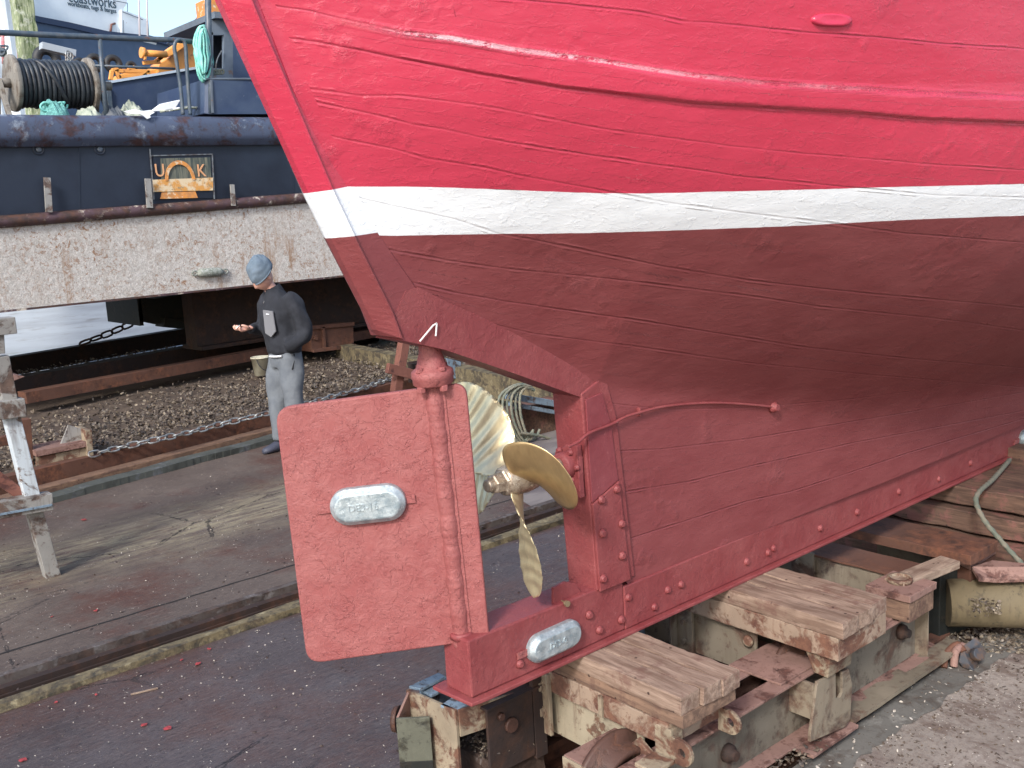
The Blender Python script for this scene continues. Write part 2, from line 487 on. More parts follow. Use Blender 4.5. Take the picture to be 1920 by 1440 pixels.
def slab_far():
    """middle slab: same concrete with pale silt bands left by the tide along it"""
    t = NT('middle_slab_concrete')
    c = t.mix(t.ramp(t.noise(.9, 6, .65), .38, .66), (.075, .056, .048), (.125, .098, .082))
    c = t.mix(t.ramp(t.noise(1.3, 6, .7, loc=(7,2,0)), .50, .68), c, (.085, .038, .028))
    sx = t.n('ShaderNodeSeparateXYZ'); t.l(t.tc.outputs['Object'], sx.inputs[0])
    yy = t.math('ADD', sx.outputs[1], t.math('MULTIPLY', t.math('SUBTRACT', t.noise(.9, 4, .6), .5), 1.1))
    band = t.math('MULTIPLY', t.ramp(t.math('ABSOLUTE', t.math('SUBTRACT', yy, 6.95)), .05, .75, 1, 0), t.ramp(t.noise(4, 7, .75, (.8, 4.5, 1), (0,0,.1)), .40, .60))
    c = t.mix(t.math('MULTIPLY', band, .85), c, (.30, .26, .17))
    g = t.noise(12, 6, .75, (1.0, 4, 1), (0,0,.2))
    c = t.mix(t.ramp(g, .53, .66, 0, .7), c, (.17, .135, .115))
    c = t.mix(t.ramp(t.noise(20, 5, .75, (1,3,1), (0,0,.3), loc=(3,3,3)), .56, .66, 0, .7), c, (.03, .02, .02))
    v = t.vor(40); f = t.math('MULTIPLY', t.ramp(v, .12, .09), t.ramp(t.noise(5, 3, .6, loc=(2,2,2)), .52, .58))
    c = t.mix(f, c, (.5, .45, .40))
    cd = t.math('ADD', t.vor(.75, feat='DISTANCE_TO_EDGE'), t.math('MULTIPLY', t.math('SUBTRACT', t.noise(5, 6, .7), .5), .09))
    cr_ = t.math('MULTIPLY', t.ramp(t.math('ABSOLUTE', cd), .0015, .0045, 1, 0), t.ramp(t.noise(.7, 2, .5, loc=(4,1,0)), .50, .56))
    c = t.mix(t.math('MULTIPLY', cr_, .85), c, (.012, .010, .010))
    n = t.bump(g, .7, .006); n = t.bump(t.noise(55, 5, .75), .6, .004, n)
    return t.out(c, t.ramp(t.noise(2, 5, .65), .35, .7, .45, .8), 0, n, .4)
M_slab2 = slab_far()
def dry_conc():
    t = NT('dry_grey_yard_concrete')
    c = t.mix(t.ramp(t.noise(1.8, 6, .7), .35, .7), (.30, .262, .23), (.20, .172, .150))
    g = t.noise(3.2, 7, .78, (2.2, 1, 1), (0, 0, .45))
    c = t.mix(t.ramp(g, .50, .60, 0, .85), c, (.13, .095, .08))
    c = t.mix(t.ramp(t.noise(30, 6, .8), .50, .62, 0, .8), c, (.16, .125, .105))
    c = t.mix(t.ramp(t.noise(2.6, 5, .7, loc=(4,4,1)), .58, .70, 0, .7), c, (.13, .095, .085))
    v = t.vor(70); c = t.mix(t.math('MULTIPLY', t.ramp(v, .16, .12), t.ramp(t.noise(9, 3), .5, .56)), c, (.62, .58, .52))
    n = t.bump(t.noise(60, 6, .8), .8, .004)
    return t.out(c, .88, 0, n, .25)
M_dry = dry_conc()
M_kerb = rusty('lichen_covered_concrete_kerb', (.165, .135, .08), (.085, .065, .045), (.04, .038, .03), .46, .57, 9, .7, .85, (.27, .235, .15))
M_greenkerb = rusty('dark_weedy_concrete', (.075, .082, .075), (.05, .055, .05), (.03, .032, .03), .5, .62, 3, .5, .7, (.11, .12, .13))
M_mud = simple('wet_brown_mud', (.038, .026, .022), .42, 0, (.075, .05, .04), 5, bs=24, bd=.008, bst=.9, c3=(.14,.11,.09), sc3=30, lo3=.62, hi3=.68)
M_silt = simple('brown_silt_bed', (.10, .072, .052), .85, 0, (.055, .038, .03), 5, bs=24, bd=.01, bst=.9)
M_shell = simple('broken_mussel_shells', (.23, .19, .14), .6, 0, (.10, .075, .055), 18, .40, .55, c3=(.05,.04,.035), sc3=25, lo3=.5, hi3=.56)
M_chip = simple('pale_shell_chips', (.46, .42, .37), .7, 0, (.26,.22,.18), 60)
M_redflake = simple('red_paint_flakes', (.36, .045, .05), .5, 0, (.22,.04,.04), 60)
M_farground = simple('wet_pale_yard_concrete', (.33, .35, .36), .35, 0, (.24, .25, .26), .5, bs=8, bd=.004, c3=(.18,.17,.16), sc3=2, lo3=.55, hi3=.65)
# ================================================================== GROUND (structure)
def sheet(name, x0, y0, x1, y1, z, m, thick=0.0):
    b = MB()
    if thick: b.box((x0, y0, z-thick), (x1, y1, z))
    else: b.add([(x0,y0,z),(x1,y0,z),(x1,y1,z),(x0,y1,z)], [(0,1,2,3)])
    o = build(name, b, m); tag(o, kind='structure'); return o
sheet('ground', -400, -400, 800, 900, -.30, M_farground)
sheet('yard_concrete', -30, -14, 60, 2.02, 0.03, M_dry, .33)
sheet('slipway_bed', -30, 2.02, 60, 3.05, -.05, M_mud, .25)
sheet('slipway_slab', -30, 3.05, 60, 4.86, 0.0, M_slab, .30)
sheet('rail_trench', -30, 4.86, 60, 5.30, -.07, M_mud, .2)
sheet('middle_slab', -30, 5.30, 60, 8.92, 0.0, M_slab2, .30)

# ================================================================== FISHING BOAT
YC = 2.48
RAB = [(0.98, 3.306), (1.29, 2.686), (1.361, 2.48), (1.476, 2.228), (1.548, 2.09), (1.643, 1.964), (1.696, 1.929), (1.903, 1.812),
       (2.112, 1.702), (2.295, 1.606), (2.417, 1.533), (2.461, 1.395), (2.489, 1.179), (2.522, .775)]
_px = np.array([p[0] for p in RAB[:6]]); _pz = np.array([p[1] for p in RAB[:6]])
def post_x(z):
    z = np.asarray(z, float)
    a = np.interp(z, _pz[::-1], _px[::-1])
    return np.where(z < 1.964, 1.643+(1.964-z)*.62, np.where(z > 3.306, .98-(z-3.306)*.5, a))
_rx = np.array([p[0] for p in RAB[5:11]]); _rz = np.array([p[1] for p in RAB[5:11]])
def foot_z(x):
    x = np.asarray(x, float)
    a = np.interp(x, _rx, _rz)
    far = 1.533-.56*(1-np.exp(-(x-2.417)/1.9))
    a = np.where(x > 2.417, far, a)
    return np.where(x < 1.643, 1.964+(1.643-x)*1.0, a)
def half_breadth(x, z):
    x = np.asarray(x, float); z = np.asarray(z, float)
    s = np.maximum(x-post_x(z), 0)
    B = .070+1.30*(1-np.exp(-(s+.0)/2.05))
    bow = np.clip((x-6.0)/4.6, 0, 1)
    B = .07+(B-.07)*(1-bow**2.2)
    zc = foot_z(x)
    hs = np.maximum(2.45-zc, .3)
    e = .012+.10*np.clip((x-2.2)/1.5, 0, 1)
    h = z-zc
    hp = .5*(h+np.sqrt(h*h+e*e))-.5*(np.sqrt(e*e+1.0)-1.0)*0
    q = np.clip(hp/hs, 0, 1)
    n = 1.6+.95*np.clip((x-2.1)/1.8, 0, 1)
    g = 1-(1-q)**n
    post = np.clip(1-(x-1.643)/.9, 0, 1)              # over the stern post the sections close on the post, not on a foot
    gg = g+(1-g)*0*post
    d = .062+(B-.062)*gg+.10*np.clip(z-2.45, 0, 1)*np.clip(s/1.5, 0, 1)
    d = d+.016*np.clip((x-2.5)/1.5, 0, 1.2)
    return d
def hull_hit(u, v, z_lo=.6):
    d = ray(u, v)
    ys = np.linspace(.55, 2.425, 1500)
    t = ys/d[1]; X = d[0]*t; Z = EYE+d[2]*t
    H = YC-half_breadth(X, Z)
    w = np.where(ys >= H)[0]
    i = w[0] if len(w) else len(ys)-1
    return float(X[i]), float(ys[i]), float(Z[i])
def trace(pts, ext_right=True):
    q = [hull_hit(u, v) for u, v in pts]
    xs = [p[0] for p in q]; zs = [p[2] for p in q]
    o = np.argsort(xs); xs = np.array(xs)[o]; zs = np.array(zs)[o]
    return xs, zs
SEAMS = [  # (points traced along a plank edge, strength)
 ([(980,0),(1100,12),(1200,22),(1280,40),(1330,42),(1500,60),(1640,70),(1760,82),(1919,92)], 1.0),
 ([(590,168),(680,180),(750,179),(900,198),(1000,217),(1120,240),(1174,248),(1362,273),(1495,287),(1745,308),(1919,319)], .7),
 ([(607,195),(700,215),(780,235),(820,240),(900,258),(1000,275),(1120,293),(1240,310),(1380,330),(1480,340),(1600,352),(1750,366)], .95),
 ([(650,262),(740,280),(800,297),(900,313),(980,330),(1100,352),(1180,368),(1250,380),(1400,400),(1550,418),(1700,438),(1919,455)], .9),
 ([(668,370),(730,385),(850,410),(930,437),(1000,450),(1100,470),(1245,500),(1412,527),(1620,550),(1919,577)], .9),
 ([(740,470),(850,490),(960,505),(1120,520),(1412,556),(1537,575),(1745,596),(1919,620)], .8),
 ([(775,530),(850,548),(954,566),(1190,600),(1500,650),(1700,672),(1919,690)], 1.0),
 ([(830,570),(908,604),(1003,626),(1193,650),(1400,680),(1600,700),(1919,726)], .7),
 ([(1130,755),(1250,768),(1400,765),(1600,748),(1919,700)], .5),
 ([(1175,845),(1240,842),(1400,823),(1600,790),(1919,735)], .8),
 ([(1175,922),(1292,903),(1400,876),(1600,830),(1919,770)], .8),
 ([(1181,1010),(1292,975),(1400,940),(1482,922),(1700,850),(1919,785)], .9),
]
STR_T = [(520,12),(580,20),(650,38),(760,60),(850,70),(960,90),(1060,103),(1120,110),(1200,125),(1290,138),(1420,152),(1530,160),(1740,172),(1919,180)]
STR_B = [(525,70),(600,80),(700,100),(760,113),(900,140),(1050,165),(1200,183),(1300,195),(1500,207),(1600,213),(1720,224),(1919,232)]
ST_TOP = [(650,350),(750,350),(850,352),(1100,362),(1200,363),(1500,356),(1700,350),(1919,345)]
ST_BOT = [(700,441),(740,442),(900,439),(1100,437),(1300,431),(1500,423),(1700,412),(1919,404)]
def fexp(xs, zs, x):
    """interpolate, continuing the end slopes outside"""
    a = np.interp(x, xs, zs)
    k1 = (zs[-1]-zs[-4])/(xs[-1]-xs[-4]); k0 = (zs[2]-zs[0])/(xs[2]-xs[0])
    a = np.where(x > xs[-1], zs[-1]+(x-xs[-1])*k1*.55, a)
    return np.where(x < xs[0], zs[0]+(x-xs[0])*k0, a)

def hull_mesh(name, side, mat, parent):
    # bottom end of each column runs along the rabbet and then the keel, top end along the sheer
    nb = 330 if side > 0 else 90
    path = [RAB[5]]+RAB[6:]+[(11.3, .775)]
    seg = [0.0]
    for a, b in zip(path[:-1], path[1:]): seg.append(seg[-1]+math.hypot(b[0]-a[0], b[1]-a[1]))
    L = seg[-1]
    w = np.linspace(0, 1, nb); fine = 4.6/L
    u = np.where(w < .8, w/.8*fine, fine+(w-.8)/.2*(1-fine))*L
    bx = np.interp(u, seg, [p[0] for p in path]); bz = np.interp(u, seg, [p[1] for p in path])
    tx = .98+(u/L)*(11.9-.98); tz = np.full(nb, 3.306)
    # keep columns upright ahead of the stern
    k = np.clip(u/3.2, 0, 1); k = k*k*(3-2*k)
    tx = tx*(1-k)+k*np.maximum(bx-(1-u/L)*.35, tx*0+bx*.985)
    tx = np.maximum.accumulate(tx)
    nr = 520 if side > 0 else 120
    r = np.linspace(0, 1, nr)[:, None]
    X = bx[None]*(1-r)+tx[None]*r; Z = bz[None]*(1-r)+tz[None]*r
    X = X+(post_x(Z)-.012-(bx[0]*(1-r)+tx[0]*r))*np.clip(1-u[None]/.25, 0, 1)**2
    D = half_breadth(X, Z)
    if side > 0:
        zt_ = fexp(*trace(STR_T), X); zb_ = fexp(*trace(STR_B), X)
        s = X-post_x(Z)
        amp = .016*np.clip((s-.05)/.75, 0, 1)
        wob = np.array([mnoise.noise(Vector((float(q)*7, 3.3, 0))) for q in X[0]])[None]*.004
        up = np.clip((zt_-Z+wob)/.017, 0, 1); dn = np.clip((Z-zb_)/.006, 0, 1)
        D = D+amp*up*dn
        # faint cup of every plank
        D = D+.0018*np.sin(X*3.1+Z*9)
    Y = YC-side*D
    n = X.size
    co = np.stack([X.ravel(), Y.ravel(), Z.ravel()], 1)
    off = np.array(origin_of(parent)); co = co-off
    i = np.arange((nr-1)*nb).reshape(nr-1, nb)[:, :-1].ravel()
    fc = np.stack([i, i+1, i+nb+1, i+nb], 1) if side > 0 else np.stack([i, i+nb, i+nb+1, i+1], 1)
    me = bpy.data.meshes.new(name)
    me.from_pydata(co.tolist(), [], fc.tolist())
    me.polygons.foreach_set('use_smooth', [True]*len(me.polygons))
    def at(nm, arr):
        a = me.attributes.new(nm, 'FLOAT', 'POINT'); a.data.foreach_set('value', np.asarray(arr, dtype=np.float32).ravel())
    at('stripe_top', Z-fexp(*trace(ST_TOP), X)); at('stripe_bottom', Z-fexp(*trace(ST_BOT), X))
    best = np.full(X.shape, 9.0); kk = np.zeros(X.shape)
    for pts, st in SEAMS+[(STR_T, 1.0), (STR_B, .8)]:
        xs, zs = trace(pts)
        d = Z-fexp(xs, zs, X)
        fade = np.clip((X-xs[0]+.16)/.12, 0, 1)*(X > post_x(Z)+.015)
        m = (np.abs(d) < np.abs(best)) & (fade > 0)
        best = np.where(m, d, best); kk = np.where(m, st*fade, kk)
    at('seam', best); at('seam_k', kk)
    lz = Z-fexp(*trace(STR_T), X); at('ledge_glare', np.clip((X-1.46)/.10, 0, 1)*np.clip((3.0-X)/.9, 0, 1)); at('ledge', np.clip(1-np.abs(lz+.004)/.016, 0, 1)*np.clip((X-post_x(Z)-.08)/.3, 0, 1)*np.clip(1-(X-2.9)/1.2, .25, 1))  # first mask sets where the painted glare shows, fading forward
    me.materials.append(mat)
    o = bpy.data.objects.new(name, me); COL.objects.link(o); o.parent = parent
    return o

boat = root('fishing_boat', (1.79, YC, .60), 'wooden fishing boat with crimson topsides, white stripe and brown red bottom, standing on the cradle', 'boat')
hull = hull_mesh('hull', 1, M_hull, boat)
port = hull_mesh('hull_far_side', -1, M_hull, hull); port.name = 'far_planking'
# sheer cap
mb = MB()
xs = np.linspace(1.0, 11.5, 40)
rail = [(float(x), YC-float(half_breadth(x, 3.3)), 3.31) for x in xs]; rail2 = [(p[0], 2*YC-p[1], p[2]) for p in rail]
mb.tube(rail, .05, 8); mb.tube(rail2, .05, 8)
build('gunwale', mb, M_hull, boat)
mb = MB(); mb.add(rail+rail2, [(i, i+1, 40+i+1, 40+i) for i in range(39)]); build('deck', mb, simple('grey_deck_paint', (.3,.32,.33), .6), boat)

# stern post: aft bevel, crease, rebate for the plank ends
def z_attr(o, zt, zb, jog=0.0):
    me = o.data; off = origin_of(o.parent)+Vector(o.location)*0
    n = len(me.vertices); co = np.zeros(n*3); me.vertices.foreach_get('co', co); co = co.reshape(-1, 3)+np.array(off)
    for nm, z0 in (('stripe_top', zt), ('stripe_bottom', zb)):
        a = me.attributes.new(nm, 'FLOAT', 'POINT'); a.data.foreach_set('value', (co[:, 2]-z0(co[:, 0], co[:, 2])).astype(np.float32))
outer = [(.846, 3.33), (1.165, 2.682), (1.264, 2.444), (1.361, 2.207), (1.417, 2.085), (1.541, 1.815), (1.556, 1.796)]
crease = [(.945, 3.33), (1.261, 2.689), (1.351, 2.461), (1.445, 2.219), (1.508, 2.076), (1.605, 1.871), (1.640, 1.785)]
rabb = [(.968, 3.33), (1.29, 2.686), (1.361, 2.48), (1.476, 2.228), (1.548, 2.09), (1.660, 1.93), (1.70, 1.80)]
def dens(c, n=90):
    c = np.array(c); z = np.linspace(c[0][1], c[-1][1], n)
    return np.stack([np.interp(z, c[::-1, 1], c[::-1, 0]), z], 1)
O, Cc, Rb = dens(outer), dens(crease), dens(rabb)
outer = [(p.x, p.z) for p in (py_(u, v, YC+.014) for u, v in ((320, -155), (402, 0), (490, 190), (570, 365), (612, 450), (697, 618), (706, 628)))]
crease = [(p.x, p.z) for p in (py_(u, v, YC-.080) for u, v in ((402, -155), (469, 0), (546, 179), (621, 354), (667, 452), (733, 583), (752, 634)))]
outer[0] = (outer[0][0], 3.33); crease[0] = (crease[0][0], 3.33); rabb[-1] = (rabb[-1][0], min(outer[-1][1], crease[-1][1]))
O, Cc, Rb = dens(outer), dens(crease), dens(rabb)
mb = MB(); rings = []
for o_, c_, r_ in zip(O, Cc, Rb):
    ring = [(o_[0], YC-.014, o_[1]), (c_[0], YC-.079, c_[1]), (c_[0]+.006, YC-.080, c_[1]-.003), (c_[0]+.014, YC-.069, c_[1]-.004), (r_[0]+.03, YC-.068, r_[1]), (r_[0]+.06, YC-.04, r_[1])]
    ring = ring+[(p[0], 2*YC-p[1], p[2]) for p in ring[::-1]]
    rings.append(ring)
mb.loft(rings, smooth=False)
post = build('stern_post', mb, M_post, boat, fix=True)
z_attr(post, lambda x, z: 2.207+(x-1.361)*.12, lambda x, z: 2.085+(x-1.417)*.06)

# horn timber and dead wood above the aperture
hb = [(1.541, 1.815), (1.560, 1.792), (1.600, 1.786), (1.629, 1.784), (1.70, 1.762), (1.778, 1.737), (2.05, 1.622), (2.34, 1.495)]
ht = [(1.640, 1.975), (1.70, 1.945), (1.903, 1.830), (2.112, 1.720), (2.295, 1.624), (2.425, 1.56), (2.47, 1.50)]
def slab(poly, d, name, m, parent, bevel=.008, d2=None):
    b = MB(); b.prism([(x, YC-d, z) for x, z in poly], (0, (d2 if d2 else d)+d, 0))
    return build(name, b, m, parent, bevel, 3)
horn = slab([(1.612, 1.862), (1.634, 1.79)]+hb[3:]+[(2.47, 1.50)]+ht[::-1][1:-2]+[(1.80, 1.877), (1.70, 1.930), (1.655, 1.925)], .0695, 'horn_timber', M_anti, boat, 0)
spost = slab([(2.330, 1.512), (2.346, 1.149), (2.362, .80), (2.56, .80), (2.50, 1.40), (2.45, 1.56)], .073, 'propeller_post', M_anti, boat, .007)
# side strap plates and the keel
mb = MB(); mb.prism([(2.351, YC-.084, 1.122), (2.369, YC-.084, .80), (2.525, YC-.084, .80), (2.487, YC-.084, 1.175)], (0, .012, 0))
strap = build('strap_plate', mb, M_anti, boat, .003)
mb = MB(); mb.prism([(2.345, YC-.079, 1.49), (2.352, YC-.079, 1.125), (2.486, YC-.079, 1.178), (2.462, YC-.079, 1.38), (2.425, YC-.079, 1.50)], (0, .006, 0))
build('post_cheek_plate', mb, M_anti_dark, boat, .002)
mb = MB()
mb.rbox((1.79, YC-.068, .612), (2.50, YC+.068, .808), .02, .0012, 2.0)
heel = build('keel_heel', mb, M_anti, boat, .006)
mb = MB(); mb.rbox((2.50, YC-.071, .612), (11.0, YC+.071, .778), .15, .001, 3.0, 20)
keel = build('keel', mb, M_anti, boat, .005)
mb = MB(); mb.prism([(1.758, YC+.10, .598), (1.772, YC-.088, .598), (1.83, YC-.094, .598), (11.0, YC-.094, .598), (11.0, YC+.094, .598), (1.79, YC+.105, .598)], (0, 0, .013))
build('keel_shoe', mb, M_anti, boat, .003)
# rivets and bolts, all proud of the side
riv = [(1128,937),(1157,917),(1130,1000),(1166,982),(1167,1042),(1131,1085),(1178,1120),(1105,1153),(1124,1181),(1165,1162),(1227,1138),(1252,1106),(1277,1096),
       (1400,1053),(1450,1028),(1440,1036),(1538,990),(1607,960),(1685,922),(1760,898),(1820,868),(975,1245)]
def bolt_mb(p, nrm, r=.011, hgt=.009):
    b = MB(); b.lathe(p, nrm, [(-.002, r*1.35), (.003, r*1.3), (.0045, r), (hgt, r*.95), (hgt+.0015, r*.7)], 8, True); return b
for (u, v) in riv:
    p = py_(u, v, YC-.086 if u < 1190 and v < 1110 else YC-.071)
    build('bolt', bolt_mb(p, (0, -1, 0), .012 + .002*random.random()), M_anti, boat)
# draught mark scratched white on the horn timber
mb = MB()
for a, b in (((787,640),(812,610)), ((812,610),(819,606)), ((819,606),(817,630))):
    A = py_(a[0], a[1], YC-.0765); B = py_(b[0], b[1], YC-.0765); mb.bar(A, B, .0025, .004, (0, 0, 1))
build('draught_mark', mb, simple('white_mark_paint', (.8,.8,.78), .5), boat)

# gland flange on the aft face of the post
mb = MB(); G = Vector((2.333, YC-.002, 1.258))
mb.lathe(G, (-1, 0, 0), [(0, .072), (.014, .071), (.018, .067)], 6, False, (0, 0, 1))
mb.lathe(G, (-1, 0, 0), [(.02, .05), (.05, .046), (.056, .03)], 24)
fl = build('gland_flange', mb, M_anti, boat, .003)
for an in range(0, 360, 60):
    q = G+Vector((-.024, .056*math.sin(R(an+30)), .056*math.cos(R(an+30))))
    build('bolt', bolt_mb(q, (-1, 0, 0), .009, .010), M_anti, fl)
# vertical flange ear seen beside the blade
mb = MB(); mb.prism([(2.31, YC-.060, 1.335), (2.31, YC-.066, 1.15), (2.333, YC-.066, 1.15), (2.333, YC-.060, 1.335)], (0, .03, 0))
build('flange_ear', mb, M_anti, fl, .003)

# propeller
PC = Vector((2.085, YC, 1.262))
mb = MB()
mb.lathe(PC, (1, 0, 0), [(-.062, .040), (-.055, .048), (-.02, .054), (.03, .057), (.072, .052), (.08, .045)], 28)
prop = build('propeller', mb, M_hub, boat)
mb = MB(); mb.lathe(PC, (1, 0, 0), [(.07, .026), (.27, .026)], 16); build('shaft', mb, M_hub, prop)
mb = MB(); mb.lathe(PC, (1, 0, 0), [(-.105, .030), (-.100, .034), (-.066, .036), (-.062, .043), (-.055, .044)], 6, False)
mb.lathe(PC, (1, 0, 0), [(-.128, .017), (-.124, .022), (-.10, .023)], 14)
build('nut', mb, M_hub, prop, .003)
RP = .415
def blade(phi, m, dark=False, RP=.415, W=.165, P=.62):
    """phi: turned from straight down towards the viewer's side (-y)"""
    r = Vector((0, -math.sin(phi), -math.cos(phi))); ax = Vector((1, 0, 0)); t = ax.cross(r)
    mbp = MB(); n = 48; k = 22; rm = RP*.56; rs_ = RP-rm
    front = []; back = []
    for i in range(n+1):
        f = i/n; rho = .045+(RP-.045)*f
        # blade half width
        w = W*math.sqrt(max(0, 1-((rho-rm)/rs_)**2)) if rho > rm else .050+(W-.050)*math.sin(math.pi/2*min(1, (rho-.045)/(rm-.045)))**1.3
        w = max(w, .0015)
        be = math.atan2(P, 2*math.pi*max(rho, .06))
        c = t*math.cos(be)+ax*math.sin(be); nn = t*(-math.sin(be))+ax*math.cos(be)
        th = .011*(1-f)+.003
        fr = []; bk = []
        for j in range(k+1):
            s = -1+2*j/k
            skew = .035*f*f
            p = PC+r*math.sqrt(max(rho*rho-(s*w)**2*.35, .001))+c*(s*w+skew)*.92-ax*.01
            wavey = .0030*math.sin(rho*2*math.pi/.050+2.6*math.cos(s*1.6)+.5*math.sin(rho*40))*min(1, f*4)*(1-s*s*.3)*(0.10 if dark else 1)
            e = math.sqrt(max(0, 1-s*s))
            fr.append(p-nn*(th*e*.5+wavey)); bk.append(p+nn*(th*e*.5+.0005))
        front.append(fr); back.append(bk)
    vs = [q for row in front for q in row]+[q for row in back for q in row]
    m1 = (n+1)*(k+1); fs = []
    for i in range(n):
        for j in range(k):
            a = i*(k+1)+j
            fs.append((a, a+1, a+k+2, a+k+1)); fs.append((m1+a, m1+a+k+1, m1+a+k+2, m1+a+1))
        a = i*(k+1); fs.append((a, a+k+1, m1+a+k+1, m1+a)); a += k; fs.append((a, m1+a, m1+a+k+1, a+k+1))
    a = n*(k+1)
    for j in range(k): fs.append((a+j, a+j+1, m1+a+j+1, m1+a+j))
    mbp.add(vs, fs, True)
    return build('blade', mbp, m, prop)
blade(R(13), M_bronze, RP=.405, W=.125, P=.72); blade(R(106), M_bronze_dark, True, RP=.265, W=.16, P=.60); blade(R(236), M_bronze, RP=.42, W=.140, P=.66); blade(R(284), M_bronze, RP=.32, W=.13, P=.62)

# rudder, put over so that its plate faces the viewer
S0 = Vector((1.773, YC, 1.742)); S1 = Vector((1.819, YC, .775)); AX = (S0-S1).normalized()
camleft = Vector(ROT @ np.array([-1.0, 0, 0])); DL = (camleft-AX*camleft.dot(AX)).normalized()
PN = AX.cross(DL).normalized()
if PN.dot(Vector((0, 0, EYE))-S0) < 0: PN = -PN
PN0 = PN
def rp(u, v, off=0.0): return pplane(u, v, S0+PN*off, PN)
def rounded(corners, rad, n=6):
    out = []; m = len(corners)
    for i in range(m):
        p = corners[i]; a = (corners[i-1]-p).normalized(); b = (corners[(i+1) % m]-p).normalized(); r_ = rad[i]
        if r_ <= 0: out.append(p); continue
        for k in range(n+1):
            f = k/n
            out.append(p+a*r_*(1-f)**2*1.0+b*r_*f**2)
    return out
cor = [rp(516, 764), rp(874, 716), rp(918, 1196), rp(577, 1243)]
outl = rounded(cor, [.055, .045, .028, .055])
mb = MB(); mb.prism([q+PN*.011 for q in outl], PN*-.022)
rud = build('rudder', mb, M_anti_rud, boat, .006, 3)
mb = MB()
ln = (S0-S1).length; pts = []; rr = []
for i in range(201):
    f = i/200; p = S1+AX*(-.012+ln*f*.905); pts.append(p); rr.append(.029+.0014*math.sin(f*57)+.0006*abs(math.sin(f*110))+.001*mnoise.noise(Vector((f*60,0,0))))
mb.tube(pts, rr, 20)
mb.bar(S1+AX*.02+DL*-.026, S1+AX*ln*.86+DL*-.026, .014, .030, PN)
build('rudder_stock', mb, M_anti_rud, rud)
CP = S1+AX*(ln*.905)
mb = MB()
mb.lathe(CP, AX, [(-.026, .055), (-.020, .062), (-.004, .063), (.0, .066), (.018, .064), (.024, .056), (.03, .046), (.06, .040), (.075, .034), (.15, .030)], 26)
build('coupling_flange', mb, M_anti_rud, rud)
cpl = rud
for an in (-40, 40, 130, 220):
    q = CP+(DL*math.sin(R(an))+PN*math.cos(R(an)))*.052
    b = MB(); b.lathe(q-AX*.040, AX, [(0, .0135), (.018, .015), (.019, .008), (.061, .008), (.062, .014), (.074, .012)], 6, False)
    build('bolt', b, M_anti_rud, cpl, .002)
# bearing boss on the heel
mb = MB(); mb.lathe(S1-AX*.02, AX, [(.040, .040), (.055, .038), (.060, .034)], 22); build('heel_bearing', mb, M_anti, boat)

def anode(c, ux, uy, nn, L, W, H, m, parent, text, straps, tsize, tx):
    """pill shaped casting: flat top, sloping shoulder"""
    rings = []; n = 26
    def ring(w, l, h):
        out = []
        for k in range(n*2):
            side = 1 if k < n else -1
            an = -math.pi/2+math.pi*(k % n)/(n-1)
            x = side*(l-w)+math.cos(an)*w*side; y = math.sin(an)*w*side
            out.append(c+ux*x+uy*y+nn*h)
        return out
    w, l = W/2, L/2
    rings = [ring(w, l, -.001), ring(w, l, H*.38), ring(w*.97, l-w*.03, H*.55), ring(w*.72, l-w*.28, H*.96), ring(w*.64, l-w*.36, H)]
    b = MB(); b.loft(rings, smooth=False)
    tm = text_mb(text, c+nn*(H+.0002)-ux*tx-uy*tsize*.33, ux, uy, tsize, .006)
    b.add(tm.v, tm.f)
    a = build('anode', b, m, parent, .0012, 2, fix=True)
    for sx in straps:
        bb = MB(); s0 = c+ux*sx[0]; s1 = c+ux*sx[1]; bb.bar(s0+nn*.004, s1+nn*.004, W*sx[2], .006, nn)
        build('fixing_strap', bb, M_anti_rud, parent, .001)
    return a
ac = rp(691, 944, .011); ux = (rp(762, 936, .011)-rp(620, 952, .011)); aL = ux.length; ux.normalize(); uy = PN.cross(ux).normalized()
anode(ac, ux, uy, PN, aL, aL*.50, .034, M_zinc, rud, 'DE3-16', [(aL*.40, aL*.62, .22), (-aL*.68, -aL*.40, .26)], .031, .060)
yk = YC-.0685
a0 = py_(986, 1222, yk); a1 = py_(1083, 1182, yk); c_ = (a0+a1)/2; c_.z = (py_(1033, 1201, yk)).z
ux = Vector((1, 0, 0.02)).normalized(); nn = Vector((0, -1, 0)); uy = Vector((0, 0, 1))
anode(c_, ux, uy, nn, (a1-a0).length*1.0, .098, .034, M_zinc, boat, 'DE9-0', [(-.16, -.07, .24)], .030, .042)
a2 = py_(1925, 818, yk); anode(a2, ux, uy, nn, .22, .10, .034, M_zinc, boat, 'DE9-0', [(-.17, -.08, .24)], .024, .034)

# lug with pin on top of the heel, against the post
mb = MB(); q = [(1040, 1128), (1040, 1100), (1062, 1090), (1078, 1108), (1100, 1118), (1082, 1128)]
mb.prism([py_(u, v, YC-.050) for u, v in [(1038,1132),(1038,1102),(1060,1091),(1078,1094),(1100,1122),(1098,1130)]], (0, .012, 0))
lug = build('fairing_lug', mb, M_anti, boat, .002)
mb = MB(); p = py_(1056, 1129, YC-.058); mb.lathe(p, (-.1, -1, .05), [(-.015, .006), (.014, .006), (.016, .011), (.026, .011)], 8, False)
build('brass_pin', mb, simple('dull_brass', (.35, .27, .17), .4, .7), lug)

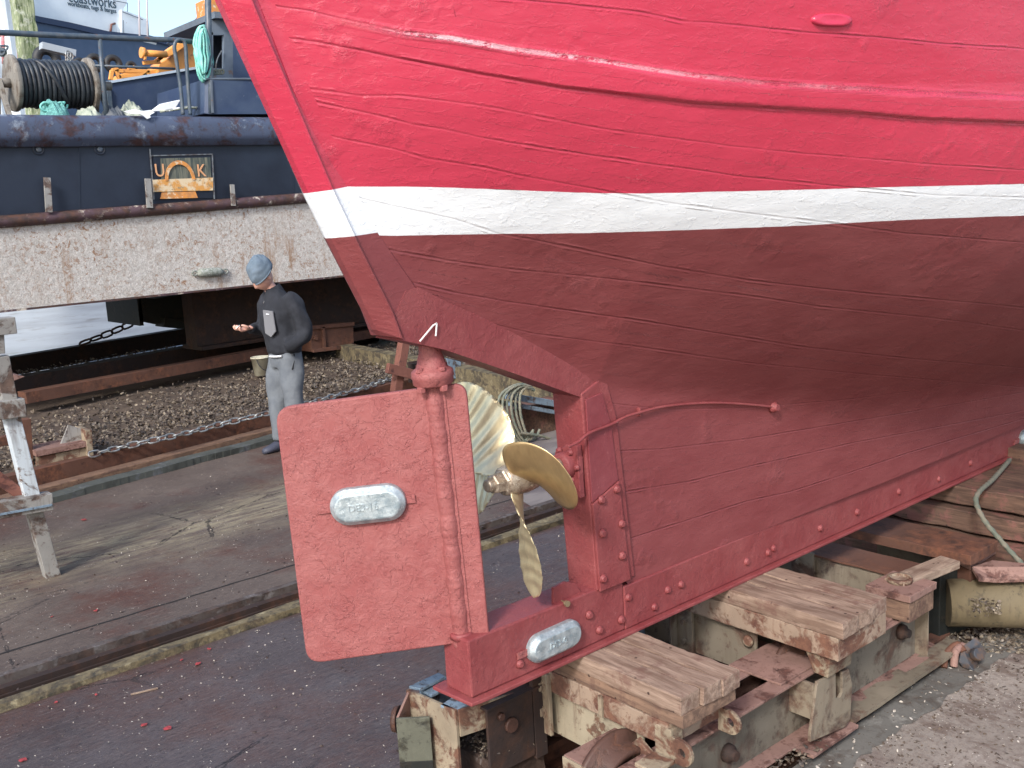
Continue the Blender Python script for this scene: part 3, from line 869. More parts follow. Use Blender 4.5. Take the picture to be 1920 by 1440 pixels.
# skin cable: from the gland over the post, clipped along the planks
cb = [(1065, 838), (1085, 828), (1105, 812), (1135, 795), (1165, 780), (1200, 770), (1235, 762), (1290, 757), (1340, 755), (1400, 758), (1449, 763)]
pts = []
for i, (u, v) in enumerate(cb):
    if i < 3: pts.append(py_(u, v, YC-.092+.0*i))
    else:
        h = hull_hit(u, v); pts.append(Vector((h[0], min(h[1], YC-.08)-.006, h[2])))
def smooth_pts(P, n=8):
    out = []
    for i in range(len(P)-1):
        p0 = P[max(i-1, 0)]; p1 = P[i]; p2 = P[i+1]; p3 = P[min(i+2, len(P)-1)]
        for k in range(n):
            t = k/n
            out.append(.5*((2*p1)+(p2-p0)*t+(2*p0-5*p1+4*p2-p3)*t*t+(3*p1-p0-3*p2+p3)*t**3))
    out.append(P[-1]); return out
mb = MB(); mb.tube(smooth_pts(pts), .0055, 8)
cab = build('bonding_cable', mb, M_anti, boat)
mb = MB(); mb.lathe(pts[-1], (0, -1, 0), [(-.01, .024), (.004, .022), (.012, .015), (.02, .013)], 14); build('cable_stud', mb, M_anti, cab)
h = hull_hit(1195, 772); mb = MB(); mb.box((h[0]-.004, h[1]-.016, h[2]-.016), (h[0]+.004, h[1], h[2]+.016)); build('cable_clip', mb, M_anti, cab, .002)
# slot shaped filler plate high on the side
h = hull_hit(1558, 38); h0 = hull_hit(1520, 37); h1 = hull_hit(1596, 39)
mb = MB(); U = (Vector(h1)-Vector(h0)); L_ = U.length/2; U.normalize(); W_ = Vector((0, 0, 1)); N_ = U.cross(W_); N_ = N_ if N_.y < 0 else -N_
rings = []
for q, e in ((1.0, -.012), (1.0, .002), (.95, .009), (.85, .0125), (.6, .012), (.2, .010)):
    rings.append([Vector(h)+U*math.copysign(abs(math.cos(a))**.6, math.cos(a))*L_*q+W_*math.sin(a)*.018*q+N_*e for a in np.linspace(0, 2*math.pi, 33)[:-1]])
mb.loft(rings, smooth=True)
build('plugged_scupper', mb, simple('crimson_gloss_paint', (.49, .036, .080), .25, bs=40, bd=.004), boat)
# ================================================================== CRADLE UNDER THE BOAT
cr = root('slipway_cradle', (2.6, YC, -.05), 'cream and rust steel slipway cradle with timber blocks and flanged wheels under the red boat', 'cradle')
XA0, XA1 = 2.06, 4.06
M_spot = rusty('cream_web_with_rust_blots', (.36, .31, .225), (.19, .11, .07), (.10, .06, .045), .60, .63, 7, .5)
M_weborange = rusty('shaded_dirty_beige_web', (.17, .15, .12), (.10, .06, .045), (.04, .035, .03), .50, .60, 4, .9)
M_cap = rusty('rust_streaked_cream_channel_cap', (.29, .215, .16), (.17, .085, .055), (.09, .042, .032), .455, .54, 8, .5)
def channel(name, x0, x1, yweb, yfl, z0, z1, m, t=.010, holes=None, parent=None):
    """web at yweb, flanges reaching to yfl"""
    b = MB()
    b.box((x0, yweb-t/2, z0+t), (x1, yweb+t/2, z1-t))
    a, c = sorted((yweb-(t/2 if yfl > yweb else -t/2), yfl))
    b.box((x0, a, z1-t), (x1, c, z1)); b.box((x0, a, z0), (x1, c, z0+t))
    return build(name, b, m, parent or cr, .0015)
# outer channel (towards the viewer) and inner channel, wheels between
channel('outer_channel', XA0+.05, 4.0, 2.105, 2.030, .09, .355, M_pinkrust)
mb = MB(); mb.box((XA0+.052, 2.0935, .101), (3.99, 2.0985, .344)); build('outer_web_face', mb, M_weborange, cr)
channel('inner_channel', XA0, 4.0, 2.285, 2.195, .09, .355, M_pinkrust)
mb = MB(); mb.box((XA0-.008, 2.14, .08), (XA0-.001, 2.29, .352)); build('end_plate', mb, M_cream, cr, .001)
mb = MB(); mb.box((4.001, 2.04, .09), (4.010, 2.29, .352)); build('end_plate', mb, M_creamclean, cr, .001)
# far side pair
channel('far_channel', 1.92, 4.0, 2.90, 2.83, .17, .43, M_bluegrey)
# ledge along the bottom of the outer channel
mb = MB(); mb.rbox((3.30, 1.975, .083), (4.24, 2.075, .100), .05, .002, 1.0); mb.bar((3.35,2.03,.085), (4.1,2.03,.085), .07, .010)
build('tread_ledge', mb, M_creamclean, cr)
# cover plates between the channels
mb = MB(); mb.rbox((2.93, 2.05, .357), (3.19, 2.285, .366), .04, .001, 5); build('cover_plate', mb, M_pinkrust, cr, .001)
mb = MB(); mb.rbox((3.53, 2.05, .357), (3.72, 2.285, .366), .04, .001, 6); build('cover_plate', mb, M_pinkrust, cr, .001)
mb = MB(); mb.rbox((2.43, 2.07, .357), (2.58, 2.285, .366), .04, .001, 7); build('cover_plate', mb, M_pinkrust, cr, .001)
def wheel(x, y, r=.155, z=.215):
    b = MB(); c = Vector((x, y, z))
    b.lathe(c, (0, 1, 0), [(-.012, .03), (-.012, r*.76), (-.050, r*.80), (-.050, r*.90), (-.046, r*.93), (.016, r*.93), (.022, r*1.10), (.030, r*1.13), (.042, r*1.12), (.046, r*1.05), (.046, r*.5)], 40, True)
    w = build('wheel', b, M_wheel, cr)
    b = MB(); b.lathe(c, (0, 1, 0), [(-.09, .028), (.10, .028)], 14); build('axle', b, M_darkrust, w)
for x in (2.195, 3.245): wheel(x, 2.165, .165, .228)
for x in (2.5, 3.5): wheel(x, 2.80)
# cross members with their timber packs
def cross(x0, x1, y0, y1, z1, h, m=M_cream, lugs=True, name='cross_beam'):
    t = .012
    b = MB()
    b.box((x0, y0, z1-h+t), (x0+t, y1, z1-t)); b.box((x0, y0, z1-t), (x1, y1, z1)); b.box((x0+.002, y0, z1-h), (x0+.10, y1, z1-h+t))
    b.box((x1-t, y0, z1-h+t), (x1, y1, z1-t))
    return build(name, b, m, cr, .002)
def hexbolt(p, nrm, r=.016, m=None, par=None, name='bolt'):
    b = MB(); b.lathe(p, nrm, [(-.002, r*1.35), (.003, r*1.35)], 14); b.lathe(p, nrm, [(.003, r), (.015, r), (.016, r*.8)], 6, False)
    return build(name, b, m or M_cream, par or cr, .001)
def lug_(x, y, z, L=.10, w=.095, t=.014, m=M_cream, hole=.017):
    """eye plate lying against the beam end, hole through it along x"""
    b = MB(); n = 20; out = []; inn = []
    c = Vector((x, y-L+w/2, z))
    prof = []
    for k in range(n+1):
        an = math.pi/2+math.pi*k/n
        prof.append((math.cos(an)*w/2, math.sin(an)*w/2))
    op = [(L-w/2, w/2)]+prof+[(L-w/2, -w/2)]
    m_ = len(op)
    hp = []
    for k in range(m_):
        an = math.atan2(op[k][1], op[k][0]); hp.append((math.cos(an)*hole, math.sin(an)*hole))
    vs = []; fs = []
    for dx in (0, t):
        for p in op: vs.append(c+Vector((dx, p[0], p[1])))
        for p in hp: vs.append(c+Vector((dx, p[0], p[1])))
    for k in range(m_):
        l = (k+1) % m_
        fs += [(k, l, m_+l, m_+k), (2*m_+k, 3*m_+k, 3*m_+l, 2*m_+l), (k, 2*m_+k, 2*m_+l, l), (m_+k, m_+l, 3*m_+l, 3*m_+k)]
    b.add(vs, fs)
    return build('eye_lug', b, m, cr, .0015)
# first pack, nearest
b1x0, b1x1 = 2.262, 2.545
mb = MB(); mb.rbox((b1x0+.002, 2.015, .402), (b1x1-.006, 2.94, .486), .02, .0018, 3.9); build('steel_channel_cap', mb, M_cap, cr, .003)
cross(b1x0+.040, b1x1-.03, 2.16, 2.94, .400, .185, M_spot)
lug_(b1x0+.004, 2.02, .402, .10, .088); lug_(b1x1-.02, 2.02, .402, .09, .084)
mb = MB(); mb.box((b1x0-.012, 2.565, .235), (b1x0+.003, 2.66, .475)); mb.box((b1x0-.060, 2.645, .235), (b1x0-.012, 2.66, .475))
build('end_angle', mb, M_cream, cr, .002)
for z in (.42, .32): hexbolt((b1x0-.013, 2.605, z), (-1, 0, 0), .018)
mb = MB(); mb.box((b1x0-.010, 2.30, .405), (b1x0+.001, 2.316, .484)); build('web_stiffener', mb, M_cream, cr, .001)
mb = MB(); mb.prism([(b1x0-.02, 2.06, .25), (b1x0-.02, 2.06, .36), (b1x0-.02, 2.13, .40), (b1x0-.02, 2.17, .36), (b1x0-.02, 2.17, .25)], (.02, 0, 0)); build('bearing_bracket', mb, M_cream, cr, .003)
def pack(x0, x1, y0, y1, z, rows, lower, m=M_timber, seed=0):
    w = (x1-x0)/rows; top = .062
    for i in range(rows):
        j = random.uniform(-.012, .012) if rows > 1 else 0
        b = MB(); b.rbox((x0+w*i+.0015, y0+j, z-top), (x0+w*(i+1)-.0015, y1, z), .020, .0042, seed+i*3.7)
        build('timber', b, m, cr, .0012)
    if lower:
        b = MB(); b.rbox((x0+.004, y0+.006, z-top-lower), (x1-.006, y1, z-top-.001), .022, .003, seed+20)
        build('timber', b, M_timber2, cr, .002)
pack(b1x0, b1x1, 1.945, 2.95, .597, 3, .048, M_timber, 1.0)
# second pack
b2x0, b2x1 = 3.075, 3.415
pack(b2x0, b2x1, 1.895, 2.95, .597, 3, .0, M_timber, 9.0)
mb = MB(); mb.rbox((b2x0+.002, 1.905, .445), (b2x1-.004, 2.95, .534), .025, .002, 4.4); build('steel_channel_cap', mb, M_cap, cr, .003)
cross(b2x0+.05, b2x1-.02, 2.30, 2.90, .443, .20, M_creamclean)
mb = MB(); mb.box((b2x0+.02, 2.60, .19), (b2x0+.036, 2.69, .44)); mb.box((b2x0-.02, 2.68, .19), (b2x0+.02, 2.69, .44)); build('end_angle', mb, M_creamclean, cr, .002)
for z in (.385, .30, .235): hexbolt((b2x0+.019, 2.64, z), (-1, 0, 0), .012, M_creamclean)
mb = MB(); mb.lathe((b2x0+.045, 2.33, .385), (-1, 0, 0), [(0, .024), (.012, .024), (.018, .014)], 16); build('bearing_housing', mb, M_cream, cr)
mb = MB(); mb.prism([(b2x0+.02, 1.96, .356), (b2x0+.02, 2.02, .36), (b2x0+.02, 2.06, .45), (b2x0+.02, 1.95, .45)], (.16, 0, 0)); build('saddle_bracket', mb, M_cream, cr, .004)
mb = MB(); mb.prism([(b1x0+.0, 1.985, .358), (b1x0-.10, 1.99, .358), (b1x0-.10, 2.07, .358), (b1x0+.0, 2.07, .358)], (0, 0, .016)); mb.box((b1x0+.0, 2.00, .358), (b1x0+.06, 2.07, .47)); build('saddle_bracket', mb, M_cream, cr, .004)
# small stack at the forward end of the channel
mb = MB(); mb.rbox((3.705, 1.965, .455), (3.93, 2.165, .487), .03, .003, 2.2); build('top_pad', mb, M_pinkrust, cr, .003)
mb = MB(); mb.rbox((3.715, 1.975, .366), (3.92, 2.15, .454), .03, .002, 3.3); build('timber', mb, M_timber2, cr, .003)
mb = MB(); mb.lathe((3.83, 2.08, .488), (0, 0, 1), [(0, .052), (.02, .052), (.02, .038), (.004, .036)], 20, True); build('retaining_ring', mb, M_cream, cr)
mb = MB(); mb.rbox((3.90, 1.90, .47), (4.20, 1.985, .495), .03, .002, 6.1)
A = pz(1700, 1085, .50); B_ = pz(1782, 1052, .50)
mb = MB(); mb.bar(A+Vector((-.05,.03,-.02)), B_+Vector((0.04,.02,-.02)), .095, .036); build('loose_plank', mb, M_timberx, cr, .003)
# jaw bracket standing outside the channel
mb = MB()
J = [(3.06, .33), (3.36, .33), (3.36, .12), (3.20, .045), (3.06, .12)]
yj = 1.985
mb.prism([(3.05, yj, .355), (3.17, yj, .345), (3.172, yj, .245), (3.195, yj, .235), (3.215, yj, .25), (3.215, yj, .335), (3.262, yj, .33), (3.285, yj, .26), (3.272, yj, .12), (3.24, yj, .10), (3.00, yj, .135), (3.00, yj, .16)], (0, -.012, 0))
mb.box((3.04, yj+.001, .20), (3.055, 2.092, .343)); mb.box((3.24, yj+.001, .14), (3.258, 2.092, .33))
build('jaw_bracket', mb, M_creamclean, cr, .002)
mb = MB(); mb.box((2.99, 1.955, .078), (3.30, 2.033, .092)); build('jaw_base', mb, M_pinkrust, cr, .002)
for x, z in ((3.32, .235), (3.355, .20), (3.86, .25), (2.66, .19)):
    mb = MB(); mb.lathe((x, 2.092, z), (0, -1, 0), [(0, .035), (.02, .033), (.03, .022), (.045, .018)], 12); build('axle_nut', mb, M_darkrust, cr)
# third and fourth cross members further forward
cross(3.98, 4.16, 2.12, 2.92, .44, .20, M_creamclean)
mb = MB(); mb.rbox((3.965, 2.10, .442), (4.17, 2.92, .452), .04, .002, 3); build('rust_scaled_flange', mb, M_rust, cr, .001)
mb = MB(); mb.box((3.955, 2.58, .2), (3.972, 2.70, .46)); build('end_angle', mb, M_creamclean, cr, .002)
for z in (.40, .33): hexbolt((3.954, 2.66, z), (-1, 0, 0), .012, M_creamclean)
# aft end: web plates and the divider box with shells in it
mb = MB(); mb.box((1.99, 2.60, .17), (2.20, 2.612, .43)); mb.box((2.205, 2.60, .15), (2.262, 2.62, .47)); mb.box((1.985, 2.592, .422), (2.26, 2.70, .432))
build('aft_web', mb, M_darkrust, cr, .002)
mb = MB(); mb.lathe((2.09, 2.597, .335), (0, -1, 0), [(0, .028), (.012, .026)], 14); mb.lathe((2.045, 2.597, .385), (0, -1, 0), [(0, .014), (.014, .012)], 8); build('aft_stud', mb, M_wheel, cr)
# V shaped aft guard with the weedy plate
fe = root('end_guard', (1.86, 2.83, .0), 'weedy green and black steel box guard on the cradle below the boat heel', 'guard')
V = lambda u, v, z: pz(u, v, z)
A1 = V(743, 1345, .40); A2 = V(806, 1342, .40); Z0 = 0.02
mb = MB(); dn = Vector((0, 0, -1))
def wall(b, p, q, h, t=.012):
    p = Vector(p); q = Vector(q); d = (q-p).normalized(); n_ = Vector((d.y, -d.x, 0))*t
    b.prism([p, q, q-Vector((0, 0, h)), p-Vector((0, 0, h))], n_)
wall(mb, A1, A2, .165); build('weedy_plate', mb, M_weeddark, fe, .002)
mb = MB(); wall(mb, A1-Vector((0,0,.166)), A2-Vector((0,0,.166)), .22, .010); build('black_lower_plate', mb, M_blackweed, fe, .002)
tip = V(766, 1291, .45); crn = V(858, 1330, .45)
mb = MB(); wall(mb, tip, crn, .26); wall(mb, crn, crn+Vector((.26, -.02, -.02)), .10, .008)
build('cream_plate', mb, M_cream, fe, .001)
mb = MB(); wall(mb, A1+Vector((0,.0,.0)), tip, .30, .010); build('side_plate', mb, M_pinkrust, fe, .001)
mb = MB(); wall(mb, crn+Vector((0,0,-.262)), crn+Vector((.0,-.0,-.262))+(crn-tip)*-.35, .16, .008); build('lower_leg', mb, M_blackweed, fe, .001)
mb = MB(); a = V(790, 1291, .45); b_ = V(836, 1268, .45); mb.prism([a, b_, b_+Vector((.0, .045, 0)), a+Vector((-.02, .05, 0))], (0, 0, -.01))
build('blue_flange', mb, M_bluegrey, fe, .001)
mb = MB(); mb.prism([V(826,1322,.45), V(858,1330,.45), V(880,1318,.45), V(850,1306,.45)], (0, 0, -.01)); build('blue_flange', mb, M_bluegrey, fe, .001)
mb = MB(); mb.lathe((1.84, 2.93, .33), (-.6, .8, 0), [(0, .05), (.02, .045)], 14); build('roller_end', mb, M_wheel, fe)
# rails
def rail(name, y, x0, x1, z, h, m, label):
    b = MB()
    b.box((x0, y-.055, z), (x1, y+.055, z+.012)); b.box((x0, y-.008, z+.012), (x1, y+.008, z+h-.03)); b.box((x0, y-.032, z+h-.03), (x1, y+.032, z+h))
    o = build(name, b, m, None, .002, loc=((x0+x1)/2, y, z)); tag(o, label, 'rail', 'slipway rails'); return o
rail('slipway_rail', 2.17, -8, 30, -.05, .10, M_rust, 'worn steel rail under the near wheels of the boat cradle')
rail('slipway_rail', 2.80, -8, 30, -.05, .10, M_rust, 'dark steel rail under the far side of the boat cradle')
# silt and shells in the cradle and along the channel: uncountable
def shards(name, n, fn, smin, smax, m, label, cat, kind='stuff', flat=.35):
    V_ = []; F_ = []
    P = [fn() for _ in range(n)]
    for p in P:
        if p is None: continue
        s = random.uniform(smin, smax); a = random.uniform(0, 6.28); q = Matrix.Rotation(a, 3, 'Z') @ Matrix.Rotation(random.gauss(0, flat), 3, 'X') @ Matrix.Rotation(random.gauss(0, flat), 3, 'Y')
        o = len(V_); w = random.uniform(.35, .7); hh = s*random.uniform(.1, .28)
        for c in ((-s, 0, 0), (-s*.3, -s*w, hh*.6), (s*.6, -s*w*.7, hh*.5), (s, 0, 0), (s*.6, s*w*.7, hh*.5), (-s*.3, s*w, hh*.6), (0, 0, hh*1.6)):
            V_.append(Vector(p)+q @ Vector(c))
        for k in range(6): F_.append((o+k, o+(k+1) % 6, o+6))
    b = MB(); b.add(V_, F_); lo = (P[0][0], P[0][1], P[0][2])
    o = build(name, b, m, None, fix=False, loc=lo); tag(o, label, cat, kind=kind); return o
def ru(a, b): return random.uniform(a, b)
shards('cradle_shell_litter', 900, lambda: (lambda r: (ru(2.0, 2.28), ru(2.60, 2.86), .20+ru(0, .05)) if r < .45 else (ru(2.35, 3.1), ru(1.955, 2.03), .075+ru(0, .03)) if r < .8 else (ru(2.02, 2.24), ru(2.64, 2.84), .21+ru(0,.03)))(random.random()),
       .004, .013, M_shell, 'dark shells and grit caught in the cradle channel', 'shell litter')
mb = MB(); mb.rbox((2.0, 2.615, .0), (2.26, 2.86, .205), .02, .01, 7)
o = build('packed_grit', mb, M_mud, None, loc=(2.1, 2.7, 0)); tag(o, 'dark packed grit filling the aft end of the cradle', 'grit', kind='stuff')
def gp():
    r = random.random()
    if r < .40: return (ru(.4, 5.5), ru(3.08, 4.85), .002)
    if r < .75: return (ru(.6, 6), ru(5.32, 8.3), .002)
    return (ru(2.2, 7), 2.0-abs(random.gauss(0, .55)), .032)
shards('pale_chips', 3800, gp, .0018, .0065, M_chip, 'pale shell and paint chips scattered over the slipway concrete', 'chips')
shards('yard_grit', 5000, lambda: (ru(2.6, 9), 2.0-abs(random.gauss(0, .5)), .032), .002, .010, M_silt, 'brown grit scattered over the dry yard concrete', 'grit')

# chips, grit and bark lying in drifts on the yard and beside the cradle
shards('shell_fragments', 280, lambda: (2.4+random.random()**.7*3.5, 1.93+random.gauss(0, .07), .036), .004, .012, M_chip, 'white shell fragments drifted along the damp concrete edge', 'shell fragments', flat=.5)
shards('dark_debris', 500, lambda: (ru(.5, 5), ru(3.1, 8.0), .002), .004, .014, M_mud, 'dark specks of bark and rust on the wet slabs', 'debris')
# ================================================================== KERBS, FAR TRACK, TRESTLES
def lerp(a, b, t): return Vector(a)*(1-t)+Vector(b)*t
def rope(mb, pts, r, pitch=.06, n=9, amp=.16, step=None):
    pts = [Vector(p) for p in pts]
    L = [0.0]
    for a, b in zip(pts[:-1], pts[1:]): L.append(L[-1]+(b-a).length)
    step = step or pitch/7; m = max(4, min(1500, int(L[-1]/step)))
    P = []; j = 0
    for i in range(m+1):
        s = L[-1]*i/m
        while j < len(L)-2 and L[j+1] < s: j += 1
        f = (s-L[j])/max(1e-9, L[j+1]-L[j]); P.append(pts[j].lerp(pts[j+1], f))
    vs = []; fs = []; up = None
    for i in range(m+1):
        t = (P[min(i+1, m)]-P[max(i-1, 0)]).normalized()
        if up is None: up = Vector((0,0,1)) if abs(t.z) < .9 else Vector((1,0,0))
        a = t.cross(up); a = a.normalized() if a.length > 1e-6 else t.orthogonal().normalized(); up = a.cross(t).normalized()
        ph = 2*math.pi*(L[-1]*i/m)/pitch
        for k in range(n):
            an = 2*math.pi*k/n; q = r*(1+amp*math.cos(3*an-ph))
            vs.append(P[i]+(a*math.cos(an)+up*math.sin(an))*q)
    for i in range(m):
        for k in range(n):
            l = (k+1) % n; fs.append((i*n+k, i*n+l, (i+1)*n+l, (i+1)*n+k))
    mb.add(vs, fs, True)
def chain(mb, pts, L, r, w):
    pts = [Vector(p) for p in pts]; acc = [0.0]
    for a, b in zip(pts[:-1], pts[1:]): acc.append(acc[-1]+(b-a).length)
    n = int(acc[-1]/(L-2*r)); j = 0
    for i in range(n):
        s = acc[-1]*(i+.5)/n
        while j < len(acc)-2 and acc[j+1] < s: j += 1
        c = pts[j].lerp(pts[j+1], (s-acc[j])/(acc[j+1]-acc[j])); t = (pts[j+1]-pts[j]).normalized()
        a = t.cross(Vector((0, 0, 1))).normalized(); b = a.cross(t)
        rot = R(35 if i % 2 else -40)+random.uniform(-.25, .25)
        s_ = a*math.cos(rot)+b*math.sin(rot); lp = []
        for k in range(12):
            an = 2*math.pi*k/12
            lp.append(c+t*(math.copysign((L-w)/2, math.cos(an)) if abs(math.cos(an)) > .1 else 0)+t*math.cos(an)*w/2+s_*math.sin(an)*w/2)
        mb.tube(lp, r, 6, closed=True)
M_trenchedge = rusty('iron_stained_trench_edge', (.10, .085, .08), (.085, .055, .045), (.035, .028, .026), .45, .58, 7, .7, .75, (.17, .16, .16))
# weathered kerb in front of the trench, its near edge crumbling
mb = MB(); mb.rbox((-6, 4.865, -.06), (16, 4.965, .036), .05, .017, 4.0, 6)
o = build('kerb', mb, M_kerb); tag(o, kind='structure')
mb = MB(); mb.rbox((-6, 5.255, -.07), (16, 5.305, .012), .08, .004, 9.0, 5); o = build('trench_edge', mb, M_trenchedge); tag(o, kind='structure')
mb = MB(); mb.box((-6, 5.12, -.07), (16, 5.20, -.03)); mb.box((-6, 5.135, -.03), (16, 5.185, .0))
solo('slipway_rail', mb, M_darkrust, 'sunken dark rail lying in the trench beyond the lichened kerb', 'rail', 'slipway rails')
# open joint running along the middle slab
mb = MB(); pj = [Vector((x, 5.58+.012*mnoise.noise(Vector((x*6, 0, 0))), .0015)) for x in np.linspace(-3, 9, 400)]
vs = []; 
for p in pj:
    w = .008+.006*abs(mnoise.noise(p*9)); vs += [p+Vector((0, -w, 0)), p+Vector((0, w, 0))]
mb.add(vs, [(2*i, 2*i+2, 2*i+3, 2*i+1) for i in range(len(pj)-1)])
o = build('slab_joint', mb, simple('dark_joint', (.012, .01, .01), .9)); tag(o, kind='structure')
# drier concrete to the right of the middle slab
mb = MB(); pts = []
for i in range(40):
    x = 4.6+i*.3; pts.append((x, 5.33, .004))
back = [(x, 8.6+.15*math.sin(x*2), .004) for x in np.linspace(16, 5.6, 30)]
mb.add(pts+back, [tuple(range(len(pts+back)))])
o = build('dry_slab', mb, simple('drier_grey_slab', (.20, .175, .165), .8, 0, (.12, .10, .10), 2, bs=30, bd=.006, st=(1,3,1))); tag(o, kind='structure')

FD = Vector((math.cos(R(11)), math.sin(R(11)), 0)); FN = Vector((-FD.y, FD.x, 0)); F0 = Vector((4.42, 8.87, 0))
def F(a, b, z=0.0): return F0+FD*a+FN*b+Vector((0, 0, z))
def fbox(mb, a0, a1, b0, b1, z0, z1):
    mb.prism([F(a0, b0, z0), F(a1, b0, z0), F(a1, b1, z0), F(a0, b1, z0)], (0, 0, z1-z0))
mb = MB(); fbox(mb, -16, 30, -.6, 40, -.3, -.004); o = build('far_slip_floor', mb, M_farground); tag(o, kind='structure')
mb = MB()
n = 300
for i in range(n):
    a0 = -9+24*i/n; a1 = -9+24*(i+1)/n
    h = .055+.02*mnoise.noise(Vector((a0*1.5, 2, 2))); w = .02*mnoise.noise(Vector((a0*3, 5, 2)))
    fbox(mb, a0, a1, w, .17, -.01, h)
o = build('weedy_kerb', mb, M_greenkerb); tag(o, kind='structure')
mb = MB(); nb = 14
for i in range(nb):
    a0 = -9+1.7*i; b = MB()
mb = MB(); fbox(mb, -9, 14, .172, .31, 0, .10)
build_t = solo('timber_baulk', mb, timber('long_baulk_timber', (.21, .125, .08), (.12, .075, .055), (.07, .035, .03), 'X'), 'long tan timber baulk behind the weedy kerb, at the feet of the man', 'timber', bevel=.008)
mb = MB(); fbox(mb, -9, 14, .33, .345, 0, .225); fbox(mb, -9, 14, .3455, .45, .21, .225)
solo('steel_edge_channel', mb, M_rust, 'dark brown steel channel edging the shell bed under the galvanised chain', 'channel')
# bed of silt behind it
mb = MB(); nx, ny = 90, 26; vs = []; fs = []
for j in range(ny+1):
    for i in range(nx+1):
        a = -9+26*i/nx; b = .45+3.4*j/ny
        z = .215+.035*mnoise.noise(Vector((a*1.3, b*1.7, 0)))+.012*j/ny
        vs.append(F(a, b, z))
for j in range(ny):
    for i in range(nx):
        k = j*(nx+1)+i; fs.append((k, k+1, k+nx+2, k+nx+1))
mb.add(vs, fs, True); o = build('silt_bed', mb, M_silt); tag(o, kind='structure')
def shell_pt():
    a = ru(-6.0, 6.5); b = .48+abs(random.gauss(0, 1.0)) if random.random() < .8 else ru(.5, 2.6)
    if b > 3.2: b = ru(.5, 1.6)
    if a < -2.2 and b > 1.2 and random.random() < .6: b = ru(.5, 1.2)
    return F(a, b, .225+ru(0, .05)+.035*mnoise.noise(Vector((a*1.3, b*1.7, 0))))
shards('mussel_shell_litter', 15000, shell_pt, .012, .028, M_shell, 'thick litter of broken mussel shells on the brown silt bed', 'shell litter', flat=.7)
shards('mussel_shell_litter', 2500, lambda: F(ru(-5, 3), ru(4.2, 5.8), .30+ru(0, .05)), .016, .034, M_shell, 'dim strip of broken shells further back below the barge', 'shell litter', flat=.7)
# galvanised chain on the channel
M_galv = simple('galvanised_chain', (.34, .37, .38), .45, .5, (.16, .14, .13), 14, bs=60)
mb = MB(); cpts = [pz(168, 853, .245)]
for u, v in ((230, 838), (290, 825), (350, 812), (420, 794), (480, 780), (540, 766), (600, 750), (680, 728), (760, 700)): cpts.append(pz(u, v, .25+.008*math.sin(u)))
chain(mb, cpts, .105, .0085, .058)
solo('galvanised_chain', mb, M_galv, 'pale galvanised chain lying along the edge of the shell bed', 'chain')
mb = MB(); chain(mb, [pz(150, 645, .5), pz(205, 625, .62), pz(268, 597, .80)], .17, .016, .10)
solo('rusty_chain', mb, M_darkrust, 'dark chain hanging slack from the black bracket under the barge', 'chain')
# rust beams of the other cradle
def beam(name, p, q, w, h, m, label, cat='beam', group=None, under=None):
    b = MB(); p = Vector(p); q = Vector(q)
    b.bar(p-Vector((0, 0, h/2)), q-Vector((0, 0, h/2)), w, h)
    return solo(name, b, m, label, cat, group, .004)
pA = pz(40, 735, .48); pB = pz(520, 648, .48); dr = (pB-pA).normalized()
beam('cradle_beam', pA, pB+dr*3.2, .18, .125, M_rust, 'rust brown beam running behind the bucket and the man, nearest of the beams', 'beam', 'rusty beams under the barge')
pA = pz(0, 712, .50); pB = pz(500, 622, .50); dr = (pB-pA).normalized()
beam('cradle_beam', pA-dr, pB+dr*2, .25, .22, M_darkrust, 'dark rust beam behind the nearest brown beam', 'beam', 'rusty beams under the barge')
pA = pz(0, 672, .42); pB = pz(400, 606, .42); dr = (pB-pA).normalized()
beam('cradle_beam', pA-dr, pB+dr*3, .20, .26, M_darkrust, 'black beam furthest back, edging the bright wet ground', 'beam', 'rusty beams under the barge')
# big shadowed girders below the barge on the right
for i, (u0, v0, u1, v1, z, h, lb) in enumerate([(350, 562, 760, 520, 1.42, .85, 'big dark girder carrying the barge, behind the man'),
                                       (560, 560, 1000, 480, 1.40, 1.0, 'big dark girder carrying the barge, right of the man')]):
    pA = pz(u0, v0, z); pB = pz(u1, v1, z)
    pA = py_(u0, v0, 12.6+i*.2); pB = Vector((pA.x+6, pA.y+.3, z)); pA.z = z
    b = MB(); b.bar(pA-Vector((0,0,h/2)), pB-Vector((0,0,h/2)), .30, h)
    b.bar(pA-Vector((0,0,h)), pB-Vector((0,0,h)), .55, .05); b.bar(pA, pB, .55, .05)
    solo('barge_girder', b, M_darkrust, lb, 'girder', 'girders under the barge', .005)
# black bracket box
mb = MB(); yb = 13.2
q = [py_(260, 556, yb), py_(288, 560, yb), py_(345, 552, yb), py_(350, 598, yb), py_(290, 608, yb), py_(262, 602, yb)]
mb.prism(q, (0, .05, 0)); mb.bar(py_(262, 575, yb), py_(262, 575, yb)+Vector((0, 1.2, 0)), .05, .5); mb.bar(py_(345, 578, yb), py_(345, 578, yb)+Vector((0, 1.2, 0)), .05, .5)
mb.bar(py_(300, 604, yb), py_(700, 640, yb)+Vector((0,0,0)), .3, .12)
solo('steel_bracket', mb, M_blackweed, 'black steel bracket box under the barge holding the dark chain', 'bracket')
